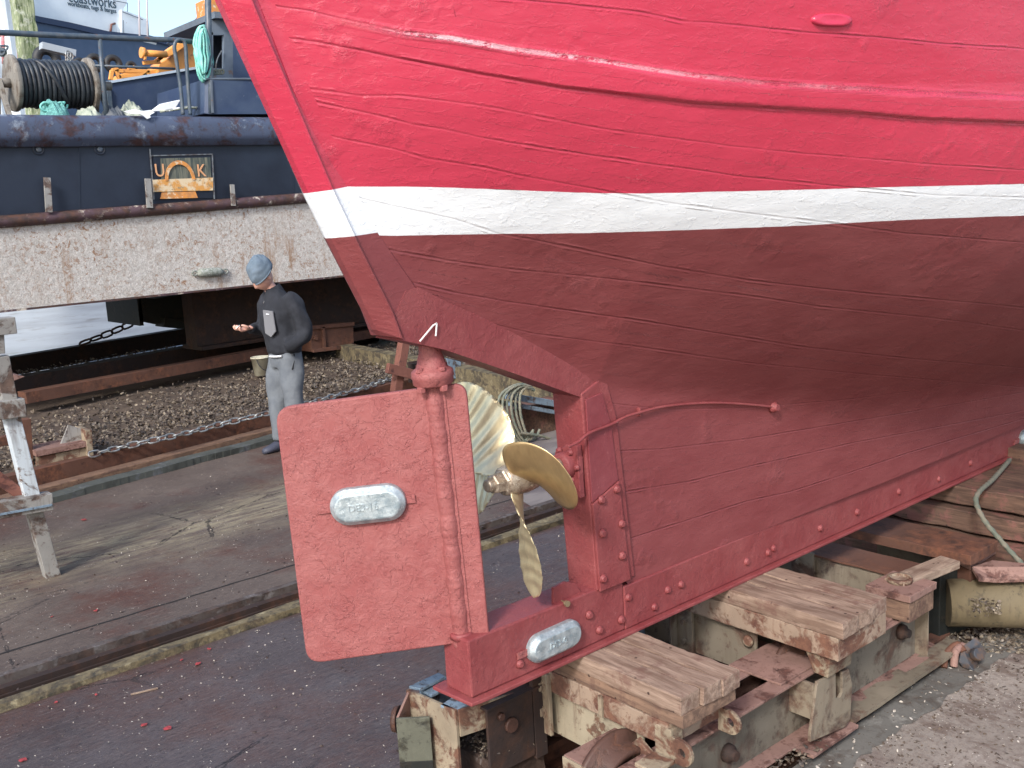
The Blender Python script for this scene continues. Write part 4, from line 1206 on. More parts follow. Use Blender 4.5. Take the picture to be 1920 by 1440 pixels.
# steel box with bolt right of the man and pale ledge behind the bed
mb = MB(); y_ = 11.9
mb.prism([py_(582, 614, y_), py_(662, 606, y_), py_(664, 650, y_), py_(584, 660, y_)], (0, .3, 0))
mb.bar(py_(604, 612, y_)+Vector((0,-.02,0)), py_(607, 656, y_)+Vector((0,-.02,0)), .04, .04, (0, 1, 0)); mb.bar(py_(584, 614, y_)+Vector((0,-.02,0)), py_(662, 607, y_)+Vector((0,-.02,0)), .04, .05)
mb.bar(py_(584, 657, y_)+Vector((0,-.03,0)), py_(664, 648, y_)+Vector((0,-.03,0)), .05, .05)
mb.lathe(py_(592, 634, y_), (0, -1, 0), [(0, .04), (.03, .03)], 10)
solo('steel_end_box', mb, M_rust, 'brown ribbed steel box standing at the back of the shell bed, right of the man', 'steel box', bevel=.003)
mb = MB(); a_ = pz(640, 646, .40); b_ = pz(780, 672, .40); dd = (b_-a_); mb.bar(a_-Vector((0,0,.12)), b_+dd*3-Vector((0,0,.12)), .18, .26)
o = build('back_ledge', mb, M_kerb); tag(o, kind='structure')
mb = MB(); mb.box((8.5, 12.2, -.2), (30, 12.4, 2.2)); o = build('quay_wall', mb, M_darkrust); tag(o, kind='structure')
# bucket
BZ = .26; bc = pz(491, 703, BZ); 
bk = root('bucket', bc, 'cream plastic bucket standing on the shells beside the man', 'bucket')
M_bucket = simple('dirty_cream_plastic', (.56, .54, .42), .5, 0, (.36, .33, .25), 8)
sc_ = bc.length/1900*1.0
mb = MB(); hB = 34*sc_; rB = 16.5*sc_
mb.lathe(bc, (0, 0, 1), [(0, rB*.80), (hB, rB), (hB, rB*1.07), (hB-.02, rB*1.07), (hB, rB*.96), (.02, rB*.76)], 28)
build('body', mb, M_bucket, bk)
mb = MB(); mb.tube([bc+Vector((math.cos(t)*rB*1.08*-.75-.0, -math.sin(t)*rB*.55-rB*.75, hB*.93-math.sin(t)*hB*.62)) for t in np.linspace(0, math.pi, 14)], .006, 6)
build('handle', mb, simple('dark_wire', (.05,.05,.05), .5, .5), bk)

# trestle at the left edge, one splayed leg in view
M_legpaint = rusty('chalky_white_over_brown_steel', (.50, .56, .60), (.17, .13, .11), (.10, .065, .05), .54, .58, 3.2, .2, .6)
M_leg = rusty('scuffed_brown_grey_steel', (.27, .265, .25), (.14, .095, .075), (.06, .045, .04), .5, .58, 6, .5, .6)
M_browntube = rusty('brown_painted_tube', (.20, .085, .065), (.12, .05, .04), (.06, .03, .03), .55, .6, 7, .4, .5)
YT = 6.64
tr = root('trestle', py_(95, 1080, YT), 'steel trestle with a chalky white splayed leg at the left edge', 'trestle')
def tb(name, u0, v0, u1, v1, w, m, dy=0.0, d2=None, bev=.004):
    b = MB(); b.bar(py_(u0, v0, YT+dy), py_(u1, v1, YT+(d2 if d2 is not None else dy)), w, w, (0, 1, 0)); return build(name, b, m, tr, bev)
tb('leg', 0, 668, 20, 770, .085, M_leg)
tb('leg', 20, 778, 62, 945, .088, M_legpaint)
tb('leg', 60, 945, 98, 1082, .088, M_leg)
tb('sleeve', -12, 770, 44, 762, .11, M_leg, -.03); tb('cross_rail', -185, 985, 95, 938, .105, M_leg, -.04)
T0 = py_(0, 668, YT)+Vector((-.02, 0, .12)); TB = py_(98, 1082, YT)
for q in (Vector((T0.x-.75, YT, T0.z)),):
    b = MB(); b.bar(T0+Vector((0, 0, -.10)), T0+Vector((.01, 0, .03)), .085, .085, (0, 1, 0)); build('leg_top', b, M_leg, tr, .004)
    b = MB(); b.bar(q, Vector((q.x-(TB.x-T0.x)*.9, YT, .0)), .085, .085, (0, 1, 0)); build('leg', b, M_leg, tr, .004)
    b = MB(); b.bar(q+Vector((-.15, 0, .06)), T0+Vector((.12, 0, .06)), .13, .10); build('top_beam', b, M_leg, tr, .004)
mb = MB(); mb.bar(py_(-60, 972, YT-.05), py_(93, 944, YT-.05), .11, .012, (0, 0, 1)); build('foot_plate', mb, M_bluegrey, tr)
tb('brace', -40, 868, 58, 942, .07, M_browntube, .05)
tb('rail', -160, 868, 30, 820, .06, M_rust, .25)
# bracket at the end of the far cradle, left
YB = 8.95
br = root('steel_shoe', py_(120, 900, YB), 'ribbed cream and rust steel shoe at the left end of the chain', 'steel shoe')
def bp(pl, d, name, m, dy=0): 
    b = MB(); b.prism([py_(u, v, YB+dy) for u, v in pl], (0, d, 0)); return build(name, b, m, br, .003)
bp([(68, 858), (168, 838), (168, 880), (70, 905)], .03, 'face_plate', M_cream)
bp([(66, 846), (172, 826), (172, 836), (68, 857)], .30, 'top_flange', M_pinkrust, -.03)
bp([(68, 900), (172, 876), (175, 884), (68, 911)], .12, 'bottom_flange', M_rust, -.06)
bp([(160, 806), (172, 806), (178, 880), (168, 884)], .28, 'end_rib', M_cream, -.04)
bp([(110, 842), (128, 797), (163, 806), (166, 832)], .02, 'gusset', M_leg, .08)
bp([(30, 790), (58, 785), (66, 905), (50, 915)], .10, 'upright', M_rust, .05)
mb = MB(); mb.prism([py_(8, 700, 9.2), py_(46, 706, 9.2), py_(20, 716, 9.2), py_(8, 716, 9.2)], (0, .3, 0)); build('cap_plate', mb, M_pinkrust, br)
# brown stand behind the rudder coupling
YS = 9.3
sd = root('brown_stand', py_(745, 735, YS), 'red brown steel stand with a clamp, seen behind the rudder head', 'stand')
mb = MB(); mb.bar(py_(757, 643, YS), py_(742, 735, YS), .10, .10, (0, 1, 0)); build('post', mb, M_browntube, sd, .004)
mb = MB(); mb.bar(py_(726, 690, YS-.08), py_(790, 706, YS-.08), .06, .11); build('clamp', mb, M_browntube, sd, .004)
mb = MB(); mb.bar(py_(765, 682, YS+.3), py_(800, 675, YS+.3), .04, .03); mb.bar(py_(770, 700, YS+.2), py_(860, 690, YS+.2), .10, .22); build('crossbar', mb, M_darkrust, sd)
# grey blocks and post seen through the aperture
YG = 8.9
gb = root('steel_frame_pile', py_(880, 745, YG), 'grey blue steel boxes piled behind the propeller', 'steel boxes')
mb = MB(); mb.prism([py_(838, 672, YG), py_(864, 678, YG), py_(866, 712, YG), py_(842, 708, YG)], (0, .12, 0)); build('upright_box', mb, M_bluegrey, gb, .004)
mb = MB(); mb.prism([py_(868, 682, YG+.2), py_(886, 686, YG+.2), py_(886, 704, YG+.2), py_(868, 702, YG+.2)], (0, .3, 0)); build('small_box', mb, M_bluegrey, gb, .004)
mb = MB(); mb.prism([py_(866, 706, YG), py_(924, 700, YG), py_(924, 722, YG), py_(866, 722, YG)], (0, .5, 0)); build('flat_bar', mb, M_leg, gb, .004)
mb = MB(); mb.prism([py_(870, 724, YG+.05), py_(924, 722, YG+.05), py_(922, 750, YG+.05), py_(872, 752, YG+.05)], (0, .4, 0)); build('dark_base', mb, M_darkrust, gb, .004)
mb = MB(); mb.prism([py_(924, 706, 8.3), py_(950, 712, 8.3), py_(950, 765, 8.3), py_(925, 768, 8.3)], (0, .15, 0)); solo('pale_post', mb, M_kerb, 'pale square post between the grey steel boxes and the coiled rope', 'post', bevel=.005)
# timber horse with hanging rope coil
YR = 6.9
th = root('timber_horse', py_(1000, 850, YR), 'dark timber beam with bars seen through the aperture, rope hung over it', 'timber beam')
mb = MB(); mb.bar(py_(950, 742, YR), py_(1120, 770, YR), .09, .06); mb.bar(py_(955, 757, YR+.02), py_(1120, 788, YR+.02), .08, .04); build('top_bars', mb, M_bluegrey, th, .006)
mb = MB(); mb.rbox(tuple(py_(962, 768, YR+.08)), tuple(py_(1130, 850, YR+.30)), .05, .006, 3); build('baulk', mb, M_timberdk, th, .006)
M_rope = simple('old_green_grey_rope', (.13, .155, .125), .85, 0, (.23, .215, .165), 12, bs=90)
M_ropeteal = simple('bright_teal_rope', (.16, .50, .44), .7, 0, (.30, .62, .54), 9)
mb = MB()
for k in range(6):
    c = [(992+k*2, 722+k*2), (966+k*4, 722+k), (938+k*7.5, 742), (936+k*8, 775), (950+k*7, 808), (972+k*4.5, 834-k*2), (990+k*2, 820-k*3)]
    rope(mb, smooth_pts([py_(u, v, YR-.10-.012*(k % 2)) for u, v in c]), .0125, .05)
P_ = smooth_pts([py_(u, v, YR-.14) for u, v in ((975, 812), (1000, 815), (1030, 822), (1060, 840))]); rope(mb, P_, .013, .05)
P_ = smooth_pts([py_(u, v, YR-.05) for u, v in ((972, 815), (978, 835), (992, 832), (1005, 820), (1012, 805))]); mb.tube(P_, .013, 8)
solo('coiled_rope', mb, M_rope, 'coil of green grey rope hung over the timber behind the propeller', 'rope')
mb = MB(); mb.rbox((4.75, 5.0, 0.0), (9, 5.3, .06), .08, .01, 12, 5); 

# ---------------- right foreground and behind the cradle
def pbox(name, u, v, z, lx, ly, h, m, label=None, cat=None, group=None, cell=.05, amp=.004, bev=.004, parent=None):
    p = pz(u, v, z); b = MB(); b.rbox((p.x, p.y, z-h), (p.x+lx, p.y+ly, z), cell, amp, u*.01)
    if parent is not None: return build(name, b, m, parent, bev)
    return solo(name, b, m, label, cat, group, bev)
# second cradle ahead: cream cross channel, rusty bolted plate, stacked brown baulks
c2 = root('forward_cradle', (5.2, 2.0, -.05), 'rust caked cradle ahead with brown baulks and a yellow pipe, at the right edge', 'cradle')
p = pz(1640, 980, .42)
mb = MB(); mb.prism([pz(1645, 972, .46), pz(1800, 1010, .46), pz(1800, 1010, .46)+Vector((0,0,-.24)), pz(1645, 972, .46)+Vector((0,0,-.24))], (.02, .01, 0)); build('cream_web', mb, M_creamclean, c2)
a = pz(1625, 965, .5); b_ = pz(1812, 1010, .5)
mb = MB(); mb.rbox((4.35, 2.02, .42), (4.62, 3.0, .47), .05, .004, 2); build('rusty_flange', mb, M_rust, c2, .003)
q = [pz(1745, 1018, .42), pz(1790, 1002, .42), pz(1868, 1022, .42), pz(1820, 1052, .42)]
mb = MB(); mb.prism(q, (0, 0, -.045)); build('bolted_plate', mb, M_pinkrust, c2, .004)
mb = MB(); mb.prism([v_-Vector((0, 0, .047)) for v_ in q], (0, 0, -.16)); build('plate_block', mb, M_rust, c2, .004)
for u, v in ((1828, 1030), (1838, 1024), (1850, 1028), (1822, 1040)): hexbolt(pz(u, v, .421), (0, 0, 1), .012, M_cream, c2, 'bolt_head')
mb = MB(); mb.lathe(pz(1796, 1022, .422), (0, 0, 1), [(0, .04), (.03, .042), (.03, .033), (.0, .03)], 18); build('ring', mb, M_cream, c2)
# baulks: three high stack, long in y
ys0 = 1.25
for k, (z, dx, hh) in enumerate(((.60, 0, .10), (.49, -.05, .11), (.37, -.10, .12), (.24, -.12, .14))):
    mb = MB(); mb.rbox((4.95+dx+k*.0, 1.30, z-hh), (5.55+dx, 3.1, z-.004), .05, .007, 3+k*2.2, 5); build('baulk', mb, M_timberdk, c2, .006)
mb = MB(); mb.rbox((5.6, 1.30, .50), (6.3, 3.1, .66), .06, .007, 17, 5); build('baulk', mb, M_timberdk, c2, .006)
mb = MB(); mb.rbox((6.0, 1.30, .10), (6.6, 3.1, .49), .06, .007, 27, 5); build('baulk', mb, M_timberdk, c2, .006)
mb = MB(); A = pz(1775, 1095, .30); B_ = pz(1990, 1098, .30); mb.tube([A+Vector((0,0,-.09)), B_+Vector((0,0,-.09))], .11, 28); build('yellow_pipe', mb, rusty('ochre_painted_pipe', (.15, .12, .072), (.085,.06,.04), (.04,.04,.03), .55, .62, 5, .5), c2)
mb = MB(); mb.prism([pz(1822, 1062, .40), pz(1860, 1050, .40), pz(1990, 1062, .40), pz(1990, 1082, .36), pz(1870, 1085, .36), pz(1835, 1083, .38)], (0, 0, -.02)); build('bent_plate', mb, M_pinkrust, c2, .003)
mb = MB(); a = pz(1700, 1150, .05); mb.bar(pz(1740, 1170, .06), pz(1860, 1105, .06), .14, .10); build('foot_beam', mb, M_pinkrust, c2, .004)
mb = MB(); mb.bar(pz(1745, 1130, .2), pz(1830, 1100, .2), .10, .34); build('dark_web', mb, M_blackweed, c2, .004)
shards('white_shell_cluster', 120, lambda: pz(ru(1815, 1868), ru(1118, 1150), .24)+Vector((-.03, -.03, ru(0, .03))), .006, .013, M_shell, 'clump of pale shells stuck to the yellow pipe at the right edge', 'shells', flat=1.0)
shards('leaf_and_shell_litter', 900, lambda: (lambda p: (p[0], p[1], .034))(pz(ru(1760, 1925), ru(1165, 1225), .033)), .006, .018, M_shell, 'brown leaf and shell litter by the forward cradle', 'litter', flat=.6)
# rope from the boat
rp_ = [pz(1893, 862, .625), pz(1862, 898, .63), pz(1836, 922, .63), pz(1830, 942, .60), pz(1845, 975, .54), pz(1872, 1008, .47), pz(1900, 1040, .40), pz(1935, 1075, .33), pz(1990, 1120, .22)]
mb = MB(); rope(mb, smooth_pts(rp_), .0118, .045); solo('mooring_rope', mb, simple('dirty_old_rope', (.10, .115, .09), .9, 0, (.17, .15, .115), 14, bs=90), 'thin green grey rope hanging from the keel over the brown baulks', 'rope')
# shackle and broken iron lying on the yard
sh = root('rusty_shackle', pz(1800, 1250, .03), 'heap of rusty shackle and iron fittings on the yard concrete at lower right', 'shackle')
def zp(u, v, z=.03): return pz(u, v, z)
mb = MB(); mb.tube(smooth_pts([zp(1770, 1252, .04), zp(1775, 1225, .09), zp(1795, 1208, .12), zp(1808, 1222, .1)]), .014, 10); build('bow', mb, M_rust, sh)
mb = MB(); mb.tube(smooth_pts([zp(1788, 1250, .04), zp(1792, 1222, .10), zp(1806, 1212, .11), zp(1812, 1245, .05)]), .017, 10); build('ring', mb, M_pinkrust, sh)
mb = MB(); mb.prism([zp(1805, 1252, .04), zp(1812, 1222, .10), zp(1838, 1204, .13), zp(1850, 1225, .08), zp(1835, 1240, .05), zp(1826, 1258, .04)], (0, .02, .02)); mb.lathe(zp(1828, 1228, .09), (-.3, -.8, .5), [(0, .03), (.03, .028)], 12); build('swivel', mb, simple('dark_iron', (.05,.055,.065), .5, .3, (.11,.07,.05), 30), sh, .003)
mb = MB(); mb.bar(zp(1735, 1208, .05), zp(1772, 1228, .05), .03, .03); build('bar', mb, M_pinkrust, sh, .003)
mb = MB(); mb.tube([zp(1740+8*math.cos(t), 1248+9*math.sin(t), .05+.01*math.sin(t)) for t in np.linspace(0, 6.28, 14)[:-1]], .008, 8, closed=True); build('link', mb, simple('pale_worn_link', (.45,.43,.38), .7), sh)
# sloping edge strip of the yard beside the channel
mb = MB(); n = 260; xs_ = [1.7+10*i/n for i in range(n+1)]
vs = []
for x in xs_: vs += [(x, 2.019, .034), (x, 1.86-.10*mnoise.noise(Vector((x*1.3, 1, 0)))-.035*mnoise.noise(Vector((x*9, 1, 0)))-.02*mnoise.noise(Vector((x*27, 1, 0))), .034)]
mb.add(vs, [(2*i, 2*i+2, 2*i+3, 2*i+1) for i in range(n)]); o = build('yard_edge_strip', mb, rusty('damp_grey_concrete_edge', (.150, .142, .128), (.105, .085, .072), (.07, .06, .052), .48, .60, 5, .6, .75, (.22, .21, .19))); tag(o, kind='structure')
# red paint flakes
M_rf = M_redflake
FL = [(157, 975, .05, 'large crimson paint flake on the brown middle slab right of the trestle foot'), (180, 1145, .035, 'bright crimson flake in the middle of the middle slab'),
  (97, 1157, .025, 'small crimson flake left of the bright one on the middle slab'), (268, 1360, .05, 'pointed crimson flake, left one of the two biggest on the near slab'),
  (312, 1367, .05, 'wide crimson flake, right one of the two biggest on the near slab'), (372, 1245, .04, 'crimson flake beyond the pale stick, close to the lichened kerb'),
  (105, 1317, .022, 'small crimson flake just below the kerb at far left'), (180, 1303, .02, 'tiny crimson flake left of the pale stick'),
  (45, 1425, .04, 'crimson flake in the bottom left corner of the near slab'), (393, 1217, .03, 'crimson flake nearest the rudder, touching the kerb side'),
  (340, 1238, .02, 'tiny crimson flake beside the one beyond the pale stick')]
for i, (u, v, s, fl_label) in enumerate(FL):
    p = pz(u, v, .004); b = MB(); k = 7; ring = []
    if 4.85 < p.y < 5.31: continue
    for j in range(k):
        a = 6.28*j/k; r_ = s*.42*ru(.3, 1.3); ring.append(p+Vector((math.cos(a)*r_, math.sin(a)*r_*1.1, ru(0, .004))))
    b.prism(ring, (0, 0, .002))
    solo('paint_flake', b, M_rf, fl_label, 'paint flake', 'paint flakes on the slipway')
mb = MB(); mb.bar(pz(245, 1302, .006), pz(296, 1290, .006), .008, .006); solo('twig', mb, M_timberx, 'thin pale stick lying on the dark wet concrete', 'stick')
# ================================================================== BARGE ALONGSIDE
YP = 11.3
def ZS(z): return EYE+(z-EYE)*YP/10.0
bg_ = root('work_barge', (6.0, 14.0, 1.38), 'black sided steel work barge with barnacled cream bottom and rusty sheer', 'barge')
X0, X1, YF = -4.0, 17.0, 17.5
def barnacled():
    t = NT('barnacled_cream_bottom_plate')
    a = t.noise(26, 7, .75, dist=1.0); big = t.noise(1.6, 5, .65, (1, 1, .8))
    c = t.mix(t.ramp(a, .42, .62), (.43, .405, .375), (.62, .60, .575))
    br_ = t.math('MULTIPLY', t.ramp(t.noise(19, 7, .8, loc=(5,1,2), dist=.8), .52, .60), t.ramp(big, .36, .60, .25, 1))
    c = t.mix(br_, c, (.27, .15, .085))
    c = t.mix(t.ramp(t.noise(60, 5, .8, loc=(2,9,1), dist=.6), .58, .64, 0, .55), c, (.20, .16, .13))
    c = t.mix(t.ramp(t.noise(34, 6, .8, loc=(9,9,1), dist=1.), .60, .66, 0, .8), c, (.13, .09, .07))
    c = t.mix(t.math('MULTIPLY', t.ramp(t.noise(5, 6, .75, (1, 1, .13), loc=(3,8,1)), .52, .66), t.ramp(t.noise(.8, 3, .6, loc=(3,3,1)), .42, .58)), c, (.30, .19, .12))
    n = t.bump(t.noise(40, 6, .8), 1.0, .015)
    return t.out(c, .8, 0, n, .25)
M_barn = barnacled()
M_black = simple('dull_blue_black_hull_paint', (.007, .011, .022), .5, 0, (.014, .021, .037), 1.2, bs=8, bd=.01, bst=.3, c3=(.05,.05,.06), sc3=30, lo3=.68, hi3=.74)
M_sheer = rusty('rusted_violet_blue_sheer', (.075, .095, .15), (.085, .045, .045), (.03, .027, .035), .50, .60, 3.2, .6, .42, (.20, .235, .29))
M_navy = simple('faded_navy_paint', (.030, .050, .105), .45, 0, (.05, .075, .13), 2.5, bs=20, c3=(.10,.12,.16), sc3=9, lo3=.62, hi3=.7)
M_greyp = simple('dusty_blue_grey_paint', (.13, .16, .20), .5, 0, (.09, .11, .14), 3, c3=(.16,.09,.06), sc3=8, lo3=.64, hi3=.7)
M_rail = simple('dark_blue_grey_rail_paint', (.05, .075, .105), .4, 0, (.09, .11, .13), 12, c3=(.13,.06,.04), sc3=14, lo3=.62, hi3=.68)
M_ledge = rusty('flaking_white_on_rusty_ledge', (.09, .055, .065), (.10, .05, .035), (.04, .03, .03), .42, .55, 5, .4, .55, (.5, .45, .38))
zb = ZS(1.472)
mb = MB(); zl = lambda x: ZS(2.235)+(x-2.86)*.0285
mb.add([(X0, YP, zb), (X1, YP, zb), (X1, YP-.02, zl(X1)), (X0, YP-.02, zl(X0)), (X0, YF, zb), (X1, YF, zb), (X1, YF, 2.4), (X0, YF, 2.4)],
       [(0,1,2,3), (4,7,6,5), (0,4,5,1), (3,2,6,7), (0,3,7,4), (1,5,6,2)])
build('bottom_plating', mb, M_barn, bg_)
mb = MB(); mb.box((X0, YP-.012, zb-.022), (X1, YP+.10, zb-.002)); build('chine_bar', mb, M_ledge, bg_)
mb = MB(); mb.add([(X0, YP, zl(X0)+.002), (X1, YP, zl(X1)+.002), (X1, YP, ZS(2.97)), (X0, YP, ZS(2.97)), (X0, YF, zl(X0)+.002), (X1, YF, zl(X1)+.002), (X1, YF, ZS(2.97)), (X0, YF, ZS(2.97))],
       [(0,1,2,3), (4,7,6,5), (3,2,6,7), (0,3,7,4), (1,5,6,2)])
build('side_plating', mb, M_black, bg_)
mb = MB(); prof = [(.0, -.035), (-.05, -.03), (-.085, .005), (-.09, .05), (-.06, .085), (.0, .095)]
rings = []
for x in np.linspace(X0, X1, 160):
    w = .004*mnoise.noise(Vector((float(x)*3, 0, 0))); rings.append([(float(x), YP-.001+a+w, zl(x)+b) for a, b in prof])
mb.loft(rings, smooth=True); build('rubbing_ledge', mb, M_ledge, bg_)
mb = MB(); rings = []
prof = [(a, ZS(z)) for a, z in [(.0, 2.915), (-.05, 2.92), (-.055, 2.95), (-.09, 2.965), (-.105, 3.02), (-.105, 3.12), (-.085, 3.17), (-.03, 3.20), (.10, 3.21), (.10, 2.915)]]
for x in np.linspace(X0, X1, 200):
    w = .010*mnoise.noise(Vector((float(x)*1.3, 4, 0))); rings.append([(float(x), YP+a+w*(a < 0), z+w*.4) for a, z in prof])
mb.loft(rings, smooth=True); build('sheer_bar', mb, M_sheer, bg_)
mb = MB(); mb.box((X0, YP+.10, ZS(3.10)), (X1, YF, ZS(3.18))); build('deck', mb, M_darkrust, bg_)
for u0, v0, u1, v1 in ((88, 333, 92, 398), (277, 335, 281, 390), (435, 346, 438, 386)):
    mb = MB(); mb.bar(py_(u0, v0, YP-.075), py_(u1, v1, YP-.10), .07 if u0 < 400 else .055, .02, (0, 1, 0)); build('upright_lug', mb, M_leg, bg_, .003)
for u in (72, 187):
    c = py_(u, 280, YP); mb = MB(); mb.lathe(c, (0, -1, 0), [(-.01, .058), (.010, .058), (.010, .046), (-.004, .042)], 22); build('port', mb, M_black, bg_)
    mb = MB(); mb.lathe(c+Vector((.004,0,0)), (0, -1, 0), [(-.01, .03), (.012, .028), (.014, .01)], 14); build('port_plug', mb, M_greyp, bg_)
mb = MB()
for u in (148, 549): mb.bar(py_(u, 275, YP-.002), py_(u+2, 398 if u < 200 else 372, YP-.002), .012, .006, (0, 1, 0))
build('plate_seam', mb, M_greyp if False else M_black, bg_)
# panel with the company mark
M_or = simple('faded_orange_paint', (.62, .25, .055), .6, 0, (.42, .20, .08), 14, c3=(.62,.50,.34), sc3=16, lo3=.56, hi3=.62)
M_orw = simple('worn_orange_band', (.58, .28, .07), .7, 0, (.62, .50, .33), 12, .44, .56, c3=(.25,.20,.12), sc3=22, lo3=.58, hi3=.64)
M_streak = simple('streaked_grey_panel', (.045, .06, .055), .6, 0, (.16, .16, .12), 10, .40, .62, st=(4, 1, .3))
pn = build('mark_panel', MB().prism([py_(287, 293, YP-.006), py_(397, 291, YP-.006), py_(400, 371, YP-.006), py_(289, 374, YP-.006)], (0, -.004, 0)), M_black, bg_)
build('streaked_field', MB().prism([py_(301, 297, YP-.012), py_(394, 295, YP-.012), py_(396, 336, YP-.012), py_(302, 338, YP-.012)], (0, -.003, 0)), M_streak, pn)
mb = MB(); M_wireline = simple('pale_frame_line', (.15, .17, .19), .5, 0, (.07,.06,.06), 20)
for a, b in (((281, 279), (289, 374)), ((283, 292), (399, 289)), ((398, 289), (402, 373))): mb.bar(py_(*a, YP-.014), py_(*b, YP-.014), .012, .012, (0, 1, 0))
build('panel_frame', mb, M_wireline, pn)
build('orange_band', MB().prism([py_(286, 337, YP-.018), py_(399, 333, YP-.018), py_(399, 357, YP-.018), py_(287, 360, YP-.018)], (0, -.006, 0)), M_orw, pn)
build('orange_foot', MB().prism([py_(303, 361, YP-.018), py_(366, 359, YP-.018), py_(371, 371, YP-.018), py_(300, 373, YP-.018)], (0, -.004, 0)), M_or, pn)
c = py_(338, 338, YP-.02); r0 = (py_(366, 338, YP-.02)-c).length; rz_ = (py_(338, 301, YP-.02)-c).length
mb = MB(); vs = []; fs = []; n = 24
for k in range(n+1):
    a = math.pi*k/n; 
    for q in (1.0, .80):
        for yy in (0, -.012): vs.append(c+Vector((math.cos(a)*r0*q, yy, math.sin(a)*rz_*q)))
for k in range(n):
    o_ = 4*k; fs += [(o_, o_+4, o_+5, o_+1), (o_+2, o_+3, o_+7, o_+6), (o_+1, o_+5, o_+7, o_+3), (o_, o_+2, o_+6, o_+4)]
mb.add(vs, fs); build('arch_mark', mb, M_or, pn)
XD = (py_(400, 330, YP)-py_(300, 332, YP)).normalized()
for ch, u in (('U', 291), ('K', 370)):
    p = py_(u, 331, YP-.024); tm = text_mb(ch, p, (1, 0, 0), (0, 0, 1), .20, .008); tm.v = [Vector(((Vector(v)-p).x*.85, (Vector(v)-p).y, (Vector(v)-p).z))+p for v in tm.v]
    build('letter', tm, simple('pale_orange_letter', (.62, .33, .17), .6), pn)
# superstructure at the right of what shows of the barge
mb = MB(); mb.prism([py_(384, 148, YP+.02), py_(395, 150, YP-.03), py_(560, 150, YP-.03), py_(560, 214, YP-.03), py_(397, 214, YP-.03), py_(383, 213, YP+.02)], (0, 1.4, 0)); build('bulwark_box', mb, M_navy, bg_, .006)
mb = MB(); mb.bar(py_(383, 148, YP-.01), py_(560, 148, YP-.045), .05, .02); mb.bar(py_(396, 150, YP-.04), py_(399, 212, YP-.04), .025, .02, (0, 1, 0)); build('bulwark_coaming', mb, M_greyp, bg_, .003)
yw = YP+.35
mb = MB()
# wheelhouse side with a doorway
mb.prism([py_(396, 38, yw), py_(560, 30, yw), py_(560, 64, yw), py_(396, 66, yw)], (0, .06, 0))
mb.prism([py_(420, 65, yw), py_(437, 65, yw), py_(437, 150, yw), py_(420, 150, yw)], (0, .06, 0))
mb.prism([py_(388, 60, yw), py_(400, 60, yw), py_(400, 150, yw), py_(389, 150, yw)], (0, .06, 0))
mb.prism([py_(400, 128, yw), py_(420, 128, yw), py_(420, 150, yw), py_(400, 150, yw)], (0, .06, 0))
build('wheelhouse_side', mb, M_greyp, bg_, .003)
mb = MB(); mb.prism([py_(437, 64, yw), py_(600, 64, yw), py_(600, 150, yw), py_(437, 150, yw)], (0, .06, 0)); build('navy_side_panel', mb, M_navy, bg_, .003)
mb = MB(); mb.prism([py_(390, 45, yw+.9), py_(600, 45, yw+.9), py_(600, 215, yw+.9), py_(390, 215, yw+.9)], (0, .06, 0)); build('wheelhouse_back', mb, M_black, bg_)
mb = MB(); p0_ = py_(396, 36, yw); mb.box((p0_.x, yw-.1, p0_.z), (p0_.x+3.2, yw+1.4, p0_.z+.07)); build('wheelhouse_roof', mb, M_greyp, bg_)
mb = MB(); mb.box((p0_.x+.05, yw+.1, p0_.z+.075), (p0_.x+.4, yw+.5, p0_.z+.27)); build('orange_box', mb, M_or, bg_, .01)
mb = MB(); mb.tube(smooth_pts([py_(416, 95, yw-.02), py_(408, 110, yw-.03), (py_(405, 125, yw-.03)), py_(406, 132, yw-.03)]), .008, 6); build('hanging_cable', mb, M_wireline, bg_)
mb = MB()
for k in range(4): mb.tube([py_(400+5*k+5*math.cos(t), 136+4*math.sin(t)-k*.5, YP+.1) for t in np.linspace(0, 6.28, 10)[:-1]], .012, 6, closed=True)
solo('small_rope_coil', mb, M_rope, 'small grey rope coil on the navy bulwark box below the doorway', 'rope')
# handrails
hr = root('handrail', py_(190, 205, YP+.12), 'dark blue pipe handrail along the edge of the barge deck', 'railing')
yr = YP+.12
mb = MB(); mb.tube([py_(-60, 58, yr), py_(0, 61, yr), py_(120, 67, yr), py_(245, 72, yr), py_(330, 75, yr), py_(368, 79, yr)], .030, 12); build('top_rail', mb, M_rail, hr)
mb = MB(); mb.tube([py_(178, 123, yr), py_(260, 126, yr), py_(328, 129, yr)], .014, 8); build('middle_rail', mb, M_rail, hr)
mb = MB(); mb.tube([py_(187, 70, yr), py_(193, 150, yr), py_(200, 217, yr)], [.023, .023, .03], 10); build('stanchion', mb, M_rail, hr)
mb = MB(); L_ = [(343, 215), (338, 160), (330, 110), (327, 88), (330, 78), (337, 74), (344, 77), (348, 88), (350, 120), (353, 170), (357, 215)]; mb.tube(smooth_pts([py_(u, v, yr-.04) for u, v in L_]), .021, 10); build('hoop', mb, M_rail, hr)
mb = MB(); mb.tube([py_(389, -60, YP+.0), py_(391, 60, YP), py_(395, 150, YP), py_(396, 213, YP)], .036, 14); solo('mast_post', mb, M_rail, 'tall dark pipe post rising from the bulwark box beside the teal rope', 'post')
